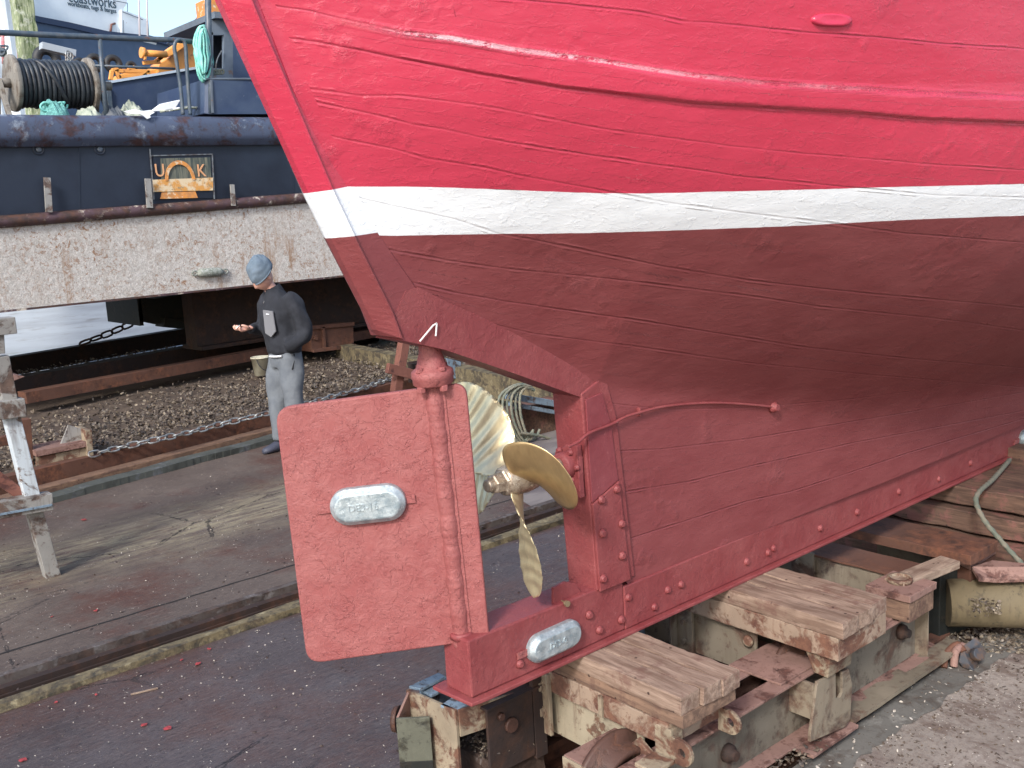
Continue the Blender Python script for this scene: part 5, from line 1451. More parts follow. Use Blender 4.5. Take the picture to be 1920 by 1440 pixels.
# cable drum
dy = YP+.62
a_ = py_(24, 156, dy); R_ = 52/1900*(a_-Vector((0,0,EYE))).dot(Vector(ROT @ np.array([0,0,-1.0])))
Ldr = (py_(163, 157, dy)-a_).length*1.03
dc = root('cable_drum', (a_.x, dy, ZS(3.18)), 'big drum wound with thick black cable on the barge deck', 'cable drum')
AXD = Vector((1, 0, 0)); cz = a_
M_flange = rusty('sun_bleached_drum_flange', (.24, .225, .20), (.16, .13, .10), (.09, .075, .065), .5, .6, 6, .4, .7)
M_cable = simple('thick_black_cable', (.022, .026, .034), .45, 0, (.04, .05, .06), 6)
for x in (0.0, Ldr):
    mb = MB(); mb.lathe(cz+AXD*(x-.025), AXD, [(0, R_*.56), (0, R_*.99), (.01, R_*1.0), (.04, R_*1.0), (.05, R_*.98), (.05, R_*.56)], 48, True)
    for k in range(4): 
        a = R(45+90*k); mb.bar(cz+AXD*(x)+Vector((0, math.cos(a), math.sin(a)))*R_*.08, cz+AXD*x+Vector((0, math.cos(a), math.sin(a)))*R_*.62, .05, .03, (1, 0, 0))
    mb.lathe(cz+AXD*(x-.06), AXD, [(0, R_*.14), (.12, R_*.14)], 16)
    build('flange', mb, M_flange, dc)
mb = MB(); mb.lathe(cz, AXD, [(.0, R_*.5), (Ldr, R_*.5)], 24); build('core', mb, M_darkrust, dc)
mb = MB(); rc = .024; turns = int((Ldr-.06)/(2*rc)); pts = []
for i in range(turns*22):
    f = i/(turns*22); a = 2*math.pi*i/22
    pts.append(cz+AXD*(.03+(Ldr-.06)*f)+Vector((0, math.cos(a), math.sin(a)))*(R_*.80+.006*math.sin(f*31)))
mb.tube(pts, rc, 7)
pts = [cz+AXD*(Ldr*(.28+.36*t))+Vector((0, -math.cos(1.1-2.2*t), math.sin(1.1-2.2*t)))*(R_*.86) for t in np.linspace(0, 1, 20)]
mb.tube(pts, rc, 7); build('wound_cable', mb, M_cable, dc)
for x in (-.14, Ldr+.10):
    mb = MB(); b0 = cz+AXD*x
    for s in (-1, 1): mb.bar(b0+Vector((0, s*.02, .02)), Vector((b0.x, b0.y+s*.26, ZS(3.17))), .07, .04, (1, 0, 0))
    mb.lathe(b0-AXD*.04, AXD, [(0, .05), (.18, .05)], 12); build('stand', mb, M_flange, dc)
# things heaped along the deck edge
def blob(name, u0, u1, v0, y, m, label, cat, seed, hgt=1.0, n=2):
    P0 = py_(u0, 214, y); P1 = py_(u1, 214, y); top = py_((u0+u1)/2, v0, y).z
    b = MB(); nu, nv = 40, 14; vs = []; fs = []
    for i in range(nu+1):
        f = i/nu
        for j in range(nv+1):
            g = j/nv; a = math.pi*g
            e = math.sin(math.pi*f)**.5
            nz = 1+.45*mnoise.noise(Vector((f*7+seed, g*3, seed)))+.25*mnoise.noise(Vector((f*19+seed, g*7, seed)))
            vs.append(P0.lerp(P1, f)+Vector((0, .20*math.cos(a)*e, 0))+Vector((0, 0, -P0.z+ZS(3.17)+(top-ZS(3.17))*math.sin(a)*e*nz)))
    for i in range(nu):
        for j in range(nv):
            k = i*(nv+1)+j; fs.append((k, k+1, k+nv+2, k+nv+1))
    b.add(vs, fs, True); return solo(name, b, m, label, cat)
M_net = simple('turquoise_netting', (.18, .48, .44), .8, 0, (.10, .28, .27), 40, bs=120, bd=.02, bst=1)
M_tarp = simple('pale_green_sheet', (.30, .34, .27), .6, 0, (.45, .47, .40), 6, bs=10, bd=.03)
M_tarpd = simple('dark_grey_sheet', (.05, .06, .075), .6, 0, (.10, .11, .12), 6, bs=10, bd=.03)
M_white = simple('white_board_paint', (.78, .82, .84), .5)
blob('net_heap', 74, 130, 193, YP+.20, M_net, 'turquoise net heaped on the deck edge in front of the drum', 'net', 1.0)
mb = MB()
for k in range(7):
    cx = 86+5*k; P_ = [py_(cx+10*math.cos(t+k), 200+8*math.sin(t*1+k*2), YP+.12+.02*k) for t in np.linspace(0, 5.5, 12)]; mb.tube(smooth_pts(P_, 3), .012, 6)
solo('teal_twine', mb, M_ropeteal, 'bright teal twine tangled on the turquoise net heap', 'twine')
blob('folded_sheet', 140, 190, 204, YP+.24, M_tarp, 'pale green folded sheet lying right of the turquoise net', 'sheet', 5.0)
blob('dark_sheet', 184, 236, 203, YP+.20, M_tarpd, 'dark grey bundle on the deck edge right of the drum', 'bundle', 9.0)
blob('green_bundle', 218, 275, 196, YP+.34, M_tarp, 'crumpled pale green bundle below the navy skip', 'bundle', 14.0)
mb = MB(); mb.prism([py_(285, 209, YP+.25), py_(302, 196, YP+.25), py_(338, 188, YP+.25), py_(326, 206, YP+.25)], (0, .04, .01)); solo('white_board', mb, M_white, 'white board tilted up on the barge deck edge', 'board')
mb = MB(); nx = 16; vs = []; fs = []
cl = [(232, 209), (250, 205), (268, 208), (282, 206), (290, 211), (284, 214), (281, 217), (283, 220), (276, 223), (270, 218), (262, 213), (245, 213)]
mb.prism([py_(u, v, YP-.13+.03*(v < 212)) for u, v in cl], (0, .012, 0)); solo('white_rag', mb, M_white, 'torn white rag hanging over the rusty barge sheer', 'rag')
for k in range(4):
    mb = MB(); mb.tube([py_(300+k*8, 209-k, YP+.25), py_(345+k*3, 203-k*1.5, YP+.25), py_(386, 201+k*2.2, YP+.2)], .014, 7)
    solo('loose_pipe', mb, [M_tarp, M_rail, M_white, M_rail][k], ['pale green pipe on the deck edge right of the white board', 'dark blue grey pipe next to the pale green one on the deck edge', 'white pipe on the deck edge right of the white board', 'dark pipe furthest back of those right of the white board'][k], 'pipe', 'pipes on the deck edge')
# teal rope hung beside the post
mb = MB()
for k in range(18):
    w = 3.5+(k % 6)*2.4; cx = 379+random.uniform(-2.5, 2.5); lo = 138+random.uniform(-22, 22); t0 = random.uniform(46, 60)
    P_ = [py_(cx+w*math.cos(t)+ (3 if math.sin(t) > 0 else 0), (t0+lo)/2+(lo-t0)/2*math.sin(t), YP-.07+.012*k) for t in np.linspace(0, 6.28, 22)[:-1]]
    mb.tube(P_, .014, 7, closed=True)
solo('teal_rope_coil', mb, M_ropeteal, 'long teal rope coil hung from the tall post on the barge', 'rope')
# navy skip on deck, behind
ysk = YP+1.5
sk = root('steel_skip', py_(290, 215, ysk), 'navy blue open steel skip with a pale rim on the barge deck', 'skip')
mb = MB(); mb.prism([py_(197, 157, ysk), py_(392, 125, ysk), py_(396, 222, ysk), py_(206, 222, ysk)], (0, .03, 0)); mb.prism([py_(197, 157, ysk+1.3), py_(392, 125, ysk+1.3), py_(396, 222, ysk+1.3), py_(206, 222, ysk+1.3)], (0, .03, 0))
mb.prism([py_(197, 157, ysk), py_(197, 157, ysk+1.3), py_(206, 222, ysk+1.3), py_(206, 222, ysk)], (.03, 0, 0)); build('body', mb, M_navy, sk)
mb = MB(); mb.bar(py_(196, 155.5, ysk), py_(393, 123.5, ysk), .05, .03); build('rim', mb, simple('pale_rim', (.45,.55,.65), .5), sk)
mb = MB(); mb.bar(py_(203, 165, ysk-.02), py_(208, 222, ysk-.02), .05, .04, (0, 1, 0)); build('corner_post', mb, M_rail, sk)
# orange crane beyond the skip
yc_ = YP+3.2
M_crane = simple('orange_crane_paint', (.80, .36, .085), .45, 0, (.70, .30, .08), 3, c3=(.35,.14,.06), sc3=9, lo3=.62, hi3=.68)
ck = root('deck_crane', py_(330, 215, yc_), 'orange folded deck crane behind the navy skip', 'crane')
def cp(pl, name, d=.3, dy=0.0, m=None):
    b = MB(); b.prism([py_(u, v, yc_+dy) for u, v in pl], (0, d, 0)); return build(name, b, m or M_crane, ck, .01)
cp([(300, 118), (318, 108), (392, 40), (420, 20), (440, 60), (400, 125), (392, 160), (330, 160), (300, 150), (296, 128)], 'boom', .45)
cp([(312, 96), (322, 88), (380, 52), (384, 60), (330, 100), (318, 106)], 'jib', .2, -.15)
mb = MB(); mb.tube([py_(266, 99, yc_-.2), py_(312, 102, yc_-.2)], .045, 14); mb.tube([py_(264, 98.5, yc_-.2), py_(271, 99.5, yc_-.2)], .075, 16); build('hydraulic_ram', mb, M_crane, ck)
cp([(270, 102), (276, 103), (275, 112), (271, 112)], 'ram_eye', .05, -.25)
mb = MB()
for a, b in (((207, 150), (210, 132)), ((210, 132), (222, 130)), ((216, 131), (226, 150)), ((218, 133), (280, 134)), ((280, 134), (262, 148)), ((222, 144), (275, 140)), ((240, 130), (252, 126)), ((268, 118), (300, 116)), ((292, 115), (330, 88)), ((296, 112), (312, 100))):
    mb.bar(py_(*a, yc_-.1), py_(*b, yc_-.1), .05, .05)
build('lattice', mb, M_crane, ck, .005)
cp([(222, 150), (228, 138), (270, 132), (296, 130), (300, 150)], 'winch_box', .3, .1)
mb = MB(); mb.tube([py_(345, 66, yc_), py_(366, 42, yc_), py_(386, 20, yc_), py_(400, 4, yc_)], .03, 8); mb.tube([py_(358, 62, yc_), py_(400, 25, yc_)], .015, 6); build('hand_line', mb, M_browntube, ck)
# black fenders and grey pole beyond the drum
yf = YP+3.8
M_rub = simple('black_rubber', (.02, .022, .025), .6)
for i, (u, v, r_) in enumerate(((88, 112, 26), (212, 120, 18), (178, 118, 18), (150, 122, 14), (246, 126, 12))):
    c = py_(u, v, yf); q = r_/1900*13.5; mb = MB(); mb.tube([c+Vector((math.cos(t)*q*.7, 0, math.sin(t)*q*.7)) for t in np.linspace(0, 6.28, 26)[:-1]], q*.36, 12, closed=True)
    solo('tyre_fender', mb, M_rub, ['largest black tyre fender, beside the green post', 'black tyre fender right of the handrail stanchion', 'black tyre fender left of the handrail stanchion', 'black tyre fender just above the drum', 'smallest black tyre fender, left of the orange crane'][i], 'tyre', 'tyre fenders on the barge')
mb = MB(); mb.bar(py_(76, 86, yf-.4), py_(140, 101, yf-.4), .14, .09); solo('grey_pole', mb, simple('pale_grey_box_tube', (.36,.40,.44), .5), 'pale grey square pole above the drum', 'pole', bevel=.005)
mb = MB()
for k in range(6):
    c = py_(128+(k % 2)*4, 102+k*3.2, yf-.5); mb.tube([c+Vector((math.cos(t)*.035, .01*math.sin(t), math.sin(t)*.05)) for t in np.linspace(0, 6.28, 12)[:-1]], .009, 6, closed=True)
solo('pole_chain', mb, M_galv, 'short chain hanging from the end of the pale grey pole', 'chain')
# mossy timber post and red goal frame, white shed
yt_ = 16.9
M_moss = timber('mossy_green_white_pile', (.42, .46, .30), (.10, .14, .06), (.62, .64, .55), 'Z')
mb = MB(); p = py_(62, 118, yt_); mb.rbox((p.x-.14, yt_, ZS(3.17)), (p.x+.14, yt_+.28, py_(50, -40, yt_).z), .12, .015, 3)
solo('mossy_pile', mb, M_moss, 'tall mossy green and white timber pile behind the drum', 'pile', bevel=.01)
mb = MB(); ye = 17.1
mb.tube([py_(7, 120, ye), py_(5, 62, ye), py_(41, 62, ye), py_(44, 112, ye), py_(46, 130, ye)], .028, 8); mb.tube([py_(-3, 118, ye+.3), py_(-5, 68, ye+.3), py_(31, 66, ye+.3), py_(36, 120, ye+.3)], .02, 8)
solo('red_pipe_frame', mb, simple('faded_red_pipe_paint', (.42, .10, .12), .5, 0, (.5, .25, .25), 12), 'faded red pipe frame in front of the white shed', 'frame')
ysd = 46.0
M_shed = simple('white_corrugated_cladding', (.74, .78, .80), .6, 0, (.62, .66, .68), .8, bs=5)
mb = MB(); a = py_(-60, 200, ysd); b = py_(62, 200, ysd); zt = py_(0, -120, ysd).z; n = 60; vs = []; fs = []
for i in range(n+1):
    x = a.x-8+(b.x-a.x+8)*i/n; y = ysd+(.14 if (i//2) % 2 else 0)
    vs += [(x, y, -.3), (x, y, zt)]
for i in range(n): fs.append((2*i, 2*i+2, 2*i+3, 2*i+1))
mb.add(vs, fs); mb.box((a.x-8, ysd+.2, -.3), (b.x, ysd+8, zt-.02)); solo('white_shed', mb, M_shed, 'white corrugated shed wall at the upper left', 'shed')
mb = MB(); mb.tube(smooth_pts([py_(0, 86, 16.5), py_(14, 87, 16.5), py_(10, 95, 16.5), py_(0, 96, 16.5)]), .015, 6); mb.lathe(py_(4, 98, 16.6), (-.5, -1, 0), [(0, .07), (.1, .06)], 12)
solo('valve_gear', mb, M_rail, 'small dark valve gear in front of the shed at the left edge', 'valve')
# ---------------- white and navy vessel moored behind
vd = Vector(ray(2000, 362)); vd.z = 0; vd.normalize(); vp0 = py_(60, 40, 48.0); vn = Vector((vd.y, -vd.x, 0)); vn = vn if vn.y < 0 else -vn
def VP(u, v, off=0.0): return pplane(u, v, vp0+vn*off, vn)
M_vnavy = simple('matt_navy_ship_side', (.05, .085, .15), .6, 0, (.065, .10, .17), 1.5, bs=5)
M_vwhite = simple('white_ship_paint', (.80, .85, .87), .5, 0, (.74, .79, .82), 1.2, c3=(.45,.34,.32), sc3=2.2, lo3=.68, hi3=.72)
vs_ = root('workboat', (vp0.x, vp0.y, -.2), 'large navy and white workboat moored behind the barge, lettered on its side', 'boat')
sheer = [(-80, 5), (20, 25), (73, 37), (130, 48), (200, 64), (240, 68), (280, 72), (330, 84), (362, 108), (385, 150)]
low = [(u, 560-(u*.05)) for u, v in sheer]
mb = MB(); mb.prism([VP(u, v) for u, v in sheer+low[::-1]], -vn*10); build('hull', mb, M_vnavy, vs_)
mb = MB()
for a, b in zip(sheer[:-1], sheer[1:]): mb.bar(VP(a[0], a[1], .08), VP(b[0], b[1], .08), .2, .24)
build('sheer_band', mb, simple('dark_navy_band', (.02,.035,.08), .5), vs_)
mb = MB(); up = [(-80, -60), (236, -60), (238, 6), (230, 20), (275, 38), (280, 72), (240, 68), (200, 64), (130, 48), (73, 37), (-80, 5)]
mb.prism([VP(u, v, -.25) for u, v in up], -vn*5); build('white_topsides', mb, M_vwhite, vs_)
mb = MB(); mb.prism([VP(u, v, -.12) for u, v in [(228, 18), (262, 30), (278, 38), (279, 70), (228, 67)]], -vn*2); build('white_house', mb, M_vwhite, vs_)
mb = MB(); mb.bar(VP(212, 1, -.1), VP(239, 6, -.1), .03, .03); mb.bar(VP(239, 6, -.1), VP(239, 22, -.1), .03, .03, (0, 1, 0)); mb.bar(VP(276, 40, -.1), VP(278, 70, -.1), .10, .03, (0, 1, 0)); mb.bar(VP(230, 22, -.05), VP(268, 37, -.05), .03, .03)
mb.bar(VP(231, 38, -.05), VP(232, 64, -.05), .03, .03, (0, 1, 0)); build('pipe_rails', mb, M_greyp, vs_)
mb = MB(); mb.prism([VP(u, v, .02) for u, v in [(262, 76), (294, 76), (293, 84), (268, 78)]], -vn*.3); build('name_patch', mb, M_vwhite, vs_)
b0 = VP(127, 5, -.235); b1 = VP(218, 25, -.235); xd = (b1-b0).normalized(); L_ = (b1-b0).length
M_let = simple('dark_blue_grey_lettering', (.045, .085, .12), .6)
def fit_text(body, p, q, h, name):
    xd = (q-p).normalized(); tm = text_mb(body, (0, 0, 0), (1, 0, 0), (0, 1, 0), 1.0, .02); xs_ = [v[0] for v in tm.v]; w = max(xs_)-min(xs_); k = (q-p).length/w
    up_ = Vector((0, 0, 1)); b = MB(); b.add([p+xd*(v[0]-min(xs_))*k+up_*(v[1]*h)+vn*(v[2]+.012) for v in tm.v], tm.f); return build(name, b, M_let, vs_)
px1 = 1/1900*53
fit_text('coastworks', VP(129, 3, -.235), VP(218, 16, -.235), 24*px1, 'lettering')
fit_text('workboats, tugs & barges', VP(127, 10, -.235), VP(218, 25, -.235), 10.5*px1, 'lettering')
mb = MB(); mb.tube([VP(207, 62, -.2), VP(209, 46, -.2), VP(216, 44, -.2)], .05, 6); build('mooring_ring', mb, M_browntube, vs_)
# thin masts and a line against the sky
for i, u in enumerate((262, 277)):
    mb = MB(); mb.tube([py_(u, 75, 40), py_(u-3, -60, 40)], .035, 6); solo('thin_mast', mb, simple('pale_mast', (.55,.5,.52), .5), ['left one of two thin masts above the workboat', 'right one of two thin masts above the workboat'][i], 'mast', 'masts above the workboat')
mb = MB(); mb.prism([py_(328, 66, 15.5), py_(345, 66, 15.5), py_(345, 72, 15.5), py_(328, 70, 15.5)], (0, .2, 0)); mb.bar(py_(322, 76, 15.5), py_(318, 84, 15.5), .08, .08, (0, 1, 0)); solo('dark_fitting', mb, M_navy, 'small dark fitting showing over the handrail left of the hoop', 'fitting')
# zinc on the barge bottom
mb = MB(); A = py_(370, 512, YP-.03); B_ = py_(418, 509, YP-.03); d_ = (B_-A).normalized(); l = (B_-A).length
mb.lathe(A, d_, [(0, .02), (.02, .042), (.05, .052), (l-.05, .052), (l-.02, .042), (l, .02)], 16)
z_ = solo('barge_anode', mb, simple('weedy_zinc', (.26, .28, .25), .7, 0, (.15,.17,.14), 25, c3=(.4,.42,.4), sc3=60, lo3=.55, hi3=.6, bd=.006), 'weedy grey zinc anode on the cream barge bottom, left of the man', 'anode')
for p in (A-d_*.03, B_+d_*.03):
    mb = MB(); mb.tube([p+Vector((math.cos(t)*.03, -.0, math.sin(t)*.026)) for t in np.linspace(0, 6.28, 14)[:-1]], .010, 6, closed=True); build('fixing_eye', mb, z_.data.materials[0], z_)
# ================================================================== MAN
def skin_mesh(name, verts, edges, radii, mat, parent, org, X, Y, sub=2, noise_amp=0.0, nfr=14.0, label=None):
    """grow one continuous surface over a skeleton; X, Y: directions of the figure's front and left"""
    me = bpy.data.meshes.new('sk'); bm = bmesh.new(); lay = bm.verts.layers.skin.verify()
    vv = []
    for i, (p, r) in enumerate(zip(verts, radii)):
        q = Vector(org)+X*p[0]+Y*p[1]+Vector((0, 0, p[2])); v = bm.verts.new(q); vv.append(v)
        v[lay].radius = r if isinstance(r, tuple) else (r, r); v[lay].use_root = (i == 0)
    for a, b in edges: bm.edges.new((vv[a], vv[b]))
    bm.to_mesh(me); bm.free()
    ob = bpy.data.objects.new('sk', me); COL.objects.link(ob)
    ob.modifiers.new('s', 'SKIN').use_smooth_shade = True
    m = ob.modifiers.new('u', 'SUBSURF'); m.levels = sub; m.render_levels = sub
    bpy.context.view_layer.update()
    res = bpy.data.meshes.new_from_object(ob.evaluated_get(bpy.context.evaluated_depsgraph_get()))
    b = MB(); co = []
    for v in res.vertices:
        n = mnoise.noise(Vector((v.co.x, v.co.y, v.co.z*.55))*nfr)*noise_amp; co.append(v.co+v.normal*n)
    b.add(co, [tuple(p.vertices) for p in res.polygons], True)
    bpy.data.objects.remove(ob); bpy.data.meshes.remove(res)
    return build(name, b, mat, parent, fix=False, label=label)
MX = Vector((-.99, -.08, 0)).normalized(); MY = Vector((-MX.y, MX.x, 0))      # front, left
MO = Vector((4.40, 8.44, 0.0))
M_skin = simple('fair_skin', (.62, .36, .28), .5, 0, (.58, .31, .24), 20, bs=200, bd=.0005)
M_jumper = simple('black_fleece', (.012, .014, .020), .9, 0, (.022, .025, .034), 9, bs=180, bd=.002, bst=.8)
M_trs = simple('grey_work_trousers', (.135, .152, .172), .85, 0, (.105, .12, .14), 7, bs=9, bd=.02, bst=.6)
M_hat = simple('grey_blue_knit', (.125, .168, .215), .9, 0, (.10, .14, .18), 10, bs=150, bd=.003, bst=.8)
M_boot = simple('dark_blue_grey_boot', (.045, .05, .075), .6)
man = root('person', MO, 'person in grey blue beanie, black jumper and grey trousers, looking down at a cigarette', 'person')
# joints: (front, left, up)
J = dict(pel=(0,0,.97), wa=(.01,0,1.10), ch=(.015,0,1.30), nb=(.045,0,1.47), nk=(.085,0,1.535), hd=(.125,0,1.60),
  ls=(.01,.13,1.40), le=(-.045,.262,1.15), lw=(.045,.215,1.045), rs=(.02,-.13,1.40), re=(.055,-.242,1.175), rw=(.275,-.125,1.182),
  lh=(0,.095,.91), lk=(.03,.11,.50), la=(-.02,.12,.09), lt=(.13,.13,.035), rh=(0,-.095,.91), rk=(.05,-.10,.50), ra=(.06,-.10,.09), rt=(.22,-.11,.035))
K = list(J); ix = {k: i for i, k in enumerate(K)}
E_ = [('pel','wa'),('wa','ch'),('ch','nb'),('nb','nk'),('nk','hd'),('nb','ls'),('ls','le'),('le','lw'),('nb','rs'),('rs','re'),('re','rw'),
      ('pel','lh'),('lh','lk'),('lk','la'),('la','lt'),('pel','rh'),('rh','rk'),('rk','ra'),('ra','rt')]
rad = dict(pel=.11, wa=.105, ch=.115, nb=.06, nk=.052, hd=.055, ls=.045, le=.034, lw=.026, rs=.045, re=.034, rw=.025, lh=.082, lk=.055, la=.036, lt=.028, rh=.082, rk=.055, ra=.036, rt=.028)
skin_mesh('body', [J[k] for k in K], [(ix[a], ix[b]) for a, b in E_], [rad[k] for k in K], M_skin, man, MO, MX, MY)
def mp(f, l, z): return MO+MX*f+MY*l+Vector((0, 0, z))
def fuse(name, mb, mat, parent, voxel, smooth=6, amp=0.0, fr=10.0, zs=1.0):
    """melt overlapping shapes into one continuous cloth or skin surface"""
    me = bpy.data.meshes.new('f'); me.from_pydata([tuple(v) for v in mb.v], [], mb.f); fix_normals(me)
    ob = bpy.data.objects.new('f', me); COL.objects.link(ob)
    r_ = ob.modifiers.new('r', 'REMESH'); r_.mode = 'VOXEL'; r_.voxel_size = voxel
    s_ = ob.modifiers.new('s', 'SMOOTH'); s_.iterations = smooth; s_.factor = .5
    bpy.context.view_layer.update()
    res = bpy.data.meshes.new_from_object(ob.evaluated_get(bpy.context.evaluated_depsgraph_get()))
    b = MB(); b.add([v.co+v.normal*mnoise.noise(Vector((v.co.x, v.co.y, v.co.z*zs))*fr)*amp for v in res.vertices], [tuple(p.vertices) for p in res.polygons], True)
    bpy.data.objects.remove(ob); bpy.data.meshes.remove(res)
    return build(name, b, mat, parent, fix=False)
def limb(b, pts, rads, n=18, flat=1.0):
    P_ = [mp(*p) for p in pts]; S_ = smooth_pts(P_, 6); m = len(S_); R_2 = list(np.interp(np.linspace(0, len(pts)-1, m), range(len(pts)), rads))
    b.tube(S_, R_2, n, flat=flat)
def trunk(b, rows, n=28):
    rings = []
    for z, f, l, rf, rl in rows: rings.append([mp(f+math.cos(a)*rf, l+math.sin(a)*rl, z) for a in np.linspace(0, 2*math.pi, n+1)[:-1]])
    b.loft(rings)
# jumper: boxy trunk, sleeves, soft folds
b = MB()
trunk(b, [(.925, .005, 0, .135, .175), (.95, .005, 0, .150, .190), (1.02, .01, 0, .155, .195), (1.15, .02, 0, .160, .200), (1.28, .03, 0, .160, .208), (1.38, .035, 0, .145, .205), (1.45, .045, 0, .115, .165), (1.50, .06, 0, .085, .10), (1.53, .07, 0, .072, .078)])
limb(b, [(.02, .13, 1.43), (-.01, .215, 1.36), (-.05, .262, 1.20), (-.04, .272, 1.10), (.05, .245, 1.035), (.115, .19, 1.01)], [.085, .088, .078, .074, .066, .055])
limb(b, [(.02, -.13, 1.43), (.02, -.21, 1.35), (.04, -.248, 1.22), (.075, -.245, 1.155), (.17, -.19, 1.160), (.262, -.130, 1.178)], [.085, .084, .068, .064, .054, .043])
fuse('jumper', b, M_jumper, man, .014, 5, .018, 12, .6)
b = MB()
trunk(b, [(.80, .01, 0, .125, .165), (.88, .005, 0, .138, .180), (.945, .005, 0, .136, .176), (.985, .005, 0, .128, .166)])
limb(b, [(.01, .092, .90), (.02, .100, .74), (.035, .108, .52), (.01, .112, .32), (-.01, .118, .12)], [.104, .106, .092, .084, .088])
limb(b, [(.01, -.088, .90), (.04, -.094, .74), (.065, -.098, .52), (.065, -.10, .32), (.055, -.10, .12)], [.104, .106, .092, .084, .088])
fuse('trousers', b, M_trs, man, .013, 5, .022, 9, .55)
# leg pocket welt, and pocket slits
b = MB(); b.tube([mp(.02, .182, .93), mp(.035, .192, .86), mp(.06, .19, .79)], .006, 6); build('pocket_welt', b, simple('dark_trim', (.01,.01,.012), .8), man)
# shirt tail showing
b = MB(); b.tube([mp(.008+.146*math.cos(a), .183*math.sin(a), .918-.006*math.cos(a*2)) for a in np.linspace(-.1, .75, 10)], .010, 8); build('shirt_hem', b, simple('white_shirt', (.6,.62,.65), .8), man)
# right hand: palm up, fingers curled round a cigarette
b = MB(); H0 = (.275, -.12, 1.182)
def hpt(f, l, z): return (H0[0]+f, H0[1]+l, H0[2]+z)
limb(b, [hpt(-.03, 0, 0), hpt(.01, 0, 0), hpt(.05, .002, -.002), hpt(.085, .004, -.006)], [.027, .030, .038, .034], 14, .55)
for k, (l, z, L_, cu) in enumerate(((-.030, .004, .070, .9), (-.011, .007, .082, 1.0), (.010, .006, .078, 1.15), (.030, .000, .060, 1.3))):
    a1, a2, a3 = .15*cu, .95*cu, 1.75*cu; p = hpt(.085, l, z-.006); q = [p]
    for a_, s_ in ((a1, .42), (a2, .32), (a3, .24)):
        p = (p[0]+math.cos(a_)*L_*s_, p[1]+.002*(k-1.5), p[2]+math.sin(a_)*L_*s_); q.append(p)
    b2 = [mp(*v) for v in q]; b.tube(smooth_pts(b2, 4), [.0105]*(len(smooth_pts(b2, 4))-1)+[.007], 9)
limb(b, [hpt(.02, .028, .006), hpt(.045, .050, .018), hpt(.075, .048, .034), hpt(.095, .034, .040)], [.016, .014, .0115, .009], 10)
fuse('hand', b, M_skin, man, .0042, 2)
b = MB(); b.tube([mp(*hpt(.105, .022, .040)), mp(*hpt(.150, .030, .018))], .0055, 8); cg = solo('cigarette', b, simple('white_paper', (.8,.8,.78), .7), 'white cigarette held in the fingers of the standing person', 'cigarette')
# grey chest pocket with a white bar
b = MB(); pk = [(.206, .030, 1.345), (.183, .150, 1.335), (.176, .155, 1.15), (.190, .095, 1.10), (.206, .030, 1.135)]
b.prism([mp(*p) for p in pk], MX*-.012); build('chest_pocket', b, simple('pocket_grey', (.16, .165, .18), .8), man, .002)
b = MB(); b.bar(mp(.202, .076, 1.31), mp(.195, .11, 1.308), .006, .008); build('pocket_tab', b, M_white, man)
b = MB(); b.bar(mp(.135, .005, 1.47), mp(.175, .004, 1.40), .008, .006); build('neck_zip', b, M_galv, man)
for s, k in ((.12, (-.02, .13)), (-.10, (.06, -.10))):
    b = MB(); f0 = k[0]; rings = []
    for t, w, h, dz in ((-.075, .030, .035, .045), (-.06, .042, .05, .05), (.0, .046, .062, .062), (.07, .05, .05, .05), (.14, .052, .036, .038), (.19, .044, .03, .032), (.215, .02, .02, .028)):
        rings.append([mp(f0+t, s+math.cos(a)*w, max(.004, dz+math.sin(a)*h)) for a in np.linspace(0, 2*math.pi, 17)[:-1]])
    b.loft(rings); build('boot', b, M_boot, man)
# head with face
HC = Vector((.160, 0, 1.640)); tilt = R(46); HF = Vector((math.cos(tilt), 0, -math.sin(tilt))); HU = Vector((math.sin(tilt), 0, math.cos(tilt)))
yaw = R(-12)
def hp(a, l, u):
    v = HC+HF*a+Vector((0, 1, 0))*l+HU*u; return mp(v.x, v.y, v.z)
b = MB(); nu, nv = 36, 28; vs = []; fs = []
for j in range(nv+1):
    th_ = math.pi*j/nv
    for i in range(nu):
        a = 2*math.pi*i/nu; x = math.cos(a)*math.sin(th_); y = math.sin(a)*math.sin(th_); z = math.cos(th_)
        rx, ry, rz = .103, .080, .125
        jaw = max(0, -z); X_ = x*rx*(1-.10*jaw)+(.014*jaw if x > 0 else .02*jaw); Y_ = y*ry*(1-.30*jaw**1.5); Z_ = z*rz
        if x > 0:
            g = lambda y0, z0, sy, sz: math.exp(-((y-y0)/sy)**2-((z-z0)/sz)**2)
            X_ += .024*g(0, -.12, .13, .20)+.010*g(0, .08, .10, .14)            # nose
            X_ -= .011*(g(.36, .10, .16, .10)+g(-.36, .10, .16, .10))           # eye hollows
            X_ += .006*g(0, .24, .5, .08)                                        # brow
            X_ += .007*g(0, -.44, .28, .05)-.005*g(0, -.50, .26, .025)+.007*g(0, -.56, .24, .05)   # lips
            X_ += .010*g(0, -.80, .3, .14)                                       # chin
        vs.append(hp(X_, Y_, Z_))
for j in range(nv):
    for i in range(nu):
        k = (i+1) % nu; fs.append((j*nu+i, j*nu+k, (j+1)*nu+k, (j+1)*nu+i))
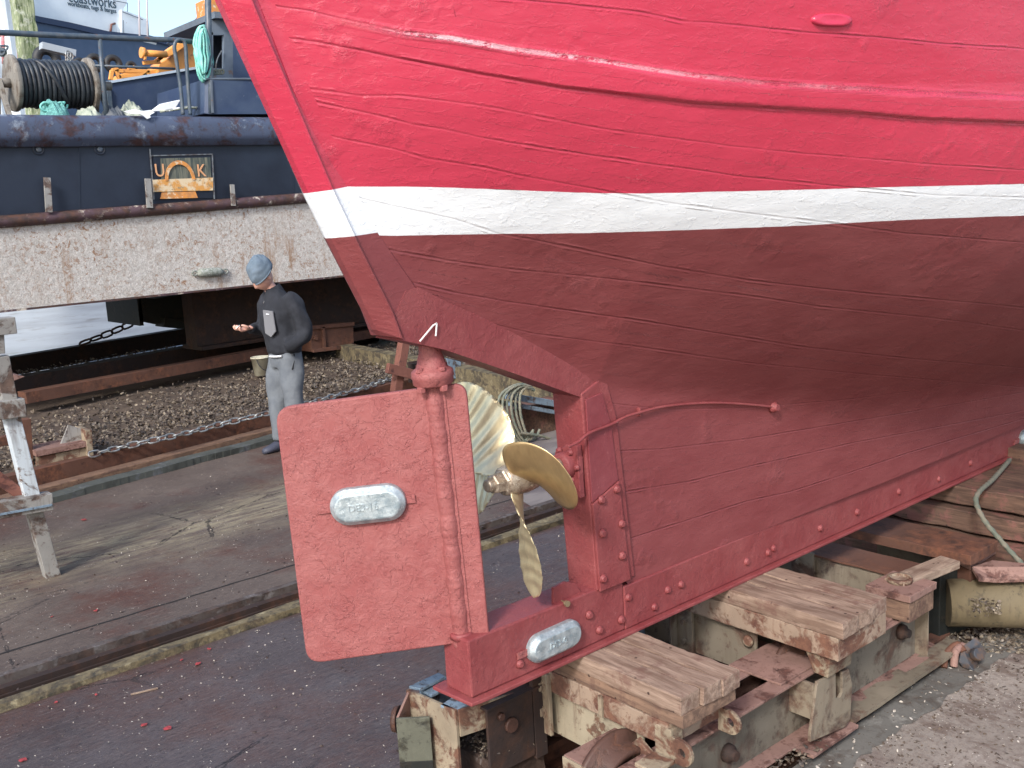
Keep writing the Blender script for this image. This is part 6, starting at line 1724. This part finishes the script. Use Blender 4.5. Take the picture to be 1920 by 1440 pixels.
b.add(vs, fs, True); hd = build('head', b, M_skin, man)
for s in (-1, 1):
    b = MB(); b.lathe(hp(.082, s*.032, .012), (hp(1, 0, 0)-hp(0, 0, 0)), [(0, .010), (.006, .008), (.008, .003)], 10); build('eye', b, simple('eye', (.08,.07,.06), .3), hd)
    b = MB(); c = hp(-.008, s*.076, -.012); rings = []
    for q, w in ((0, .8), (.006, 1.0), (.012, .9), (.016, .5)):
        rings.append([c+(MY*s)*q+(hp(0,0,1)-hp(0,0,0))*math.sin(a)*.030*w+(hp(1,0,0)-hp(0,0,0))*math.cos(a)*.017*w for a in np.linspace(0, 2*math.pi, 15)[:-1]])
    b.loft(rings); build('ear', b, M_skin, hd)
# stubble shadow is part of skin; beanie with folds and turned up rim
b = MB(); rings = []
for j in range(22):
    t = j/21; th_ = t*math.pi*.56; r_ = math.sin(th_)**.85; h_ = math.cos(th_)
    ring = []
    for i in range(44):
        a = 2*math.pi*i/44; fold = .006*math.sin(a*3+t*7+1.0)*math.sin(t*math.pi)+.007*mnoise.noise(Vector((math.cos(a)*2.4, math.sin(a)*2.4, t*7)))
        rr_ = r_*(1+.0)+fold*6*(t > .05)
        ring.append(hp(math.cos(a)*(.114)*rr_*1.14-.026-.035*(1-t), math.sin(a)*.108*rr_, .038+h_*.138+fold))
    rings.append(ring)
for q, dz in ((1.0, -.004), (.97, -.012), (.92, -.006)):
    rings.append([hp(math.cos(a)*.128*q-.020, math.sin(a)*.109*q, .018+dz) for a in [2*math.pi*i/44 for i in range(44)]])
b.loft(rings, cap=False); build('beanie', b, M_hat, man)
# collar, zip, chest pocket with badge bar
b = MB(); rings = []
for q, (f, z, r_) in enumerate(((.035, 1.47, .082), (.05, 1.50, .080), (.07, 1.545, .070), (.074, 1.55, .062), (.06, 1.51, .060))):
    rings.append([mp(f+math.cos(a)*r_, math.sin(a)*r_*1.0, z-.025*math.cos(a)) for a in np.linspace(0, 2*math.pi, 25)[:-1]])
b.loft(rings, cap=False); build('collar', b, M_jumper, man)
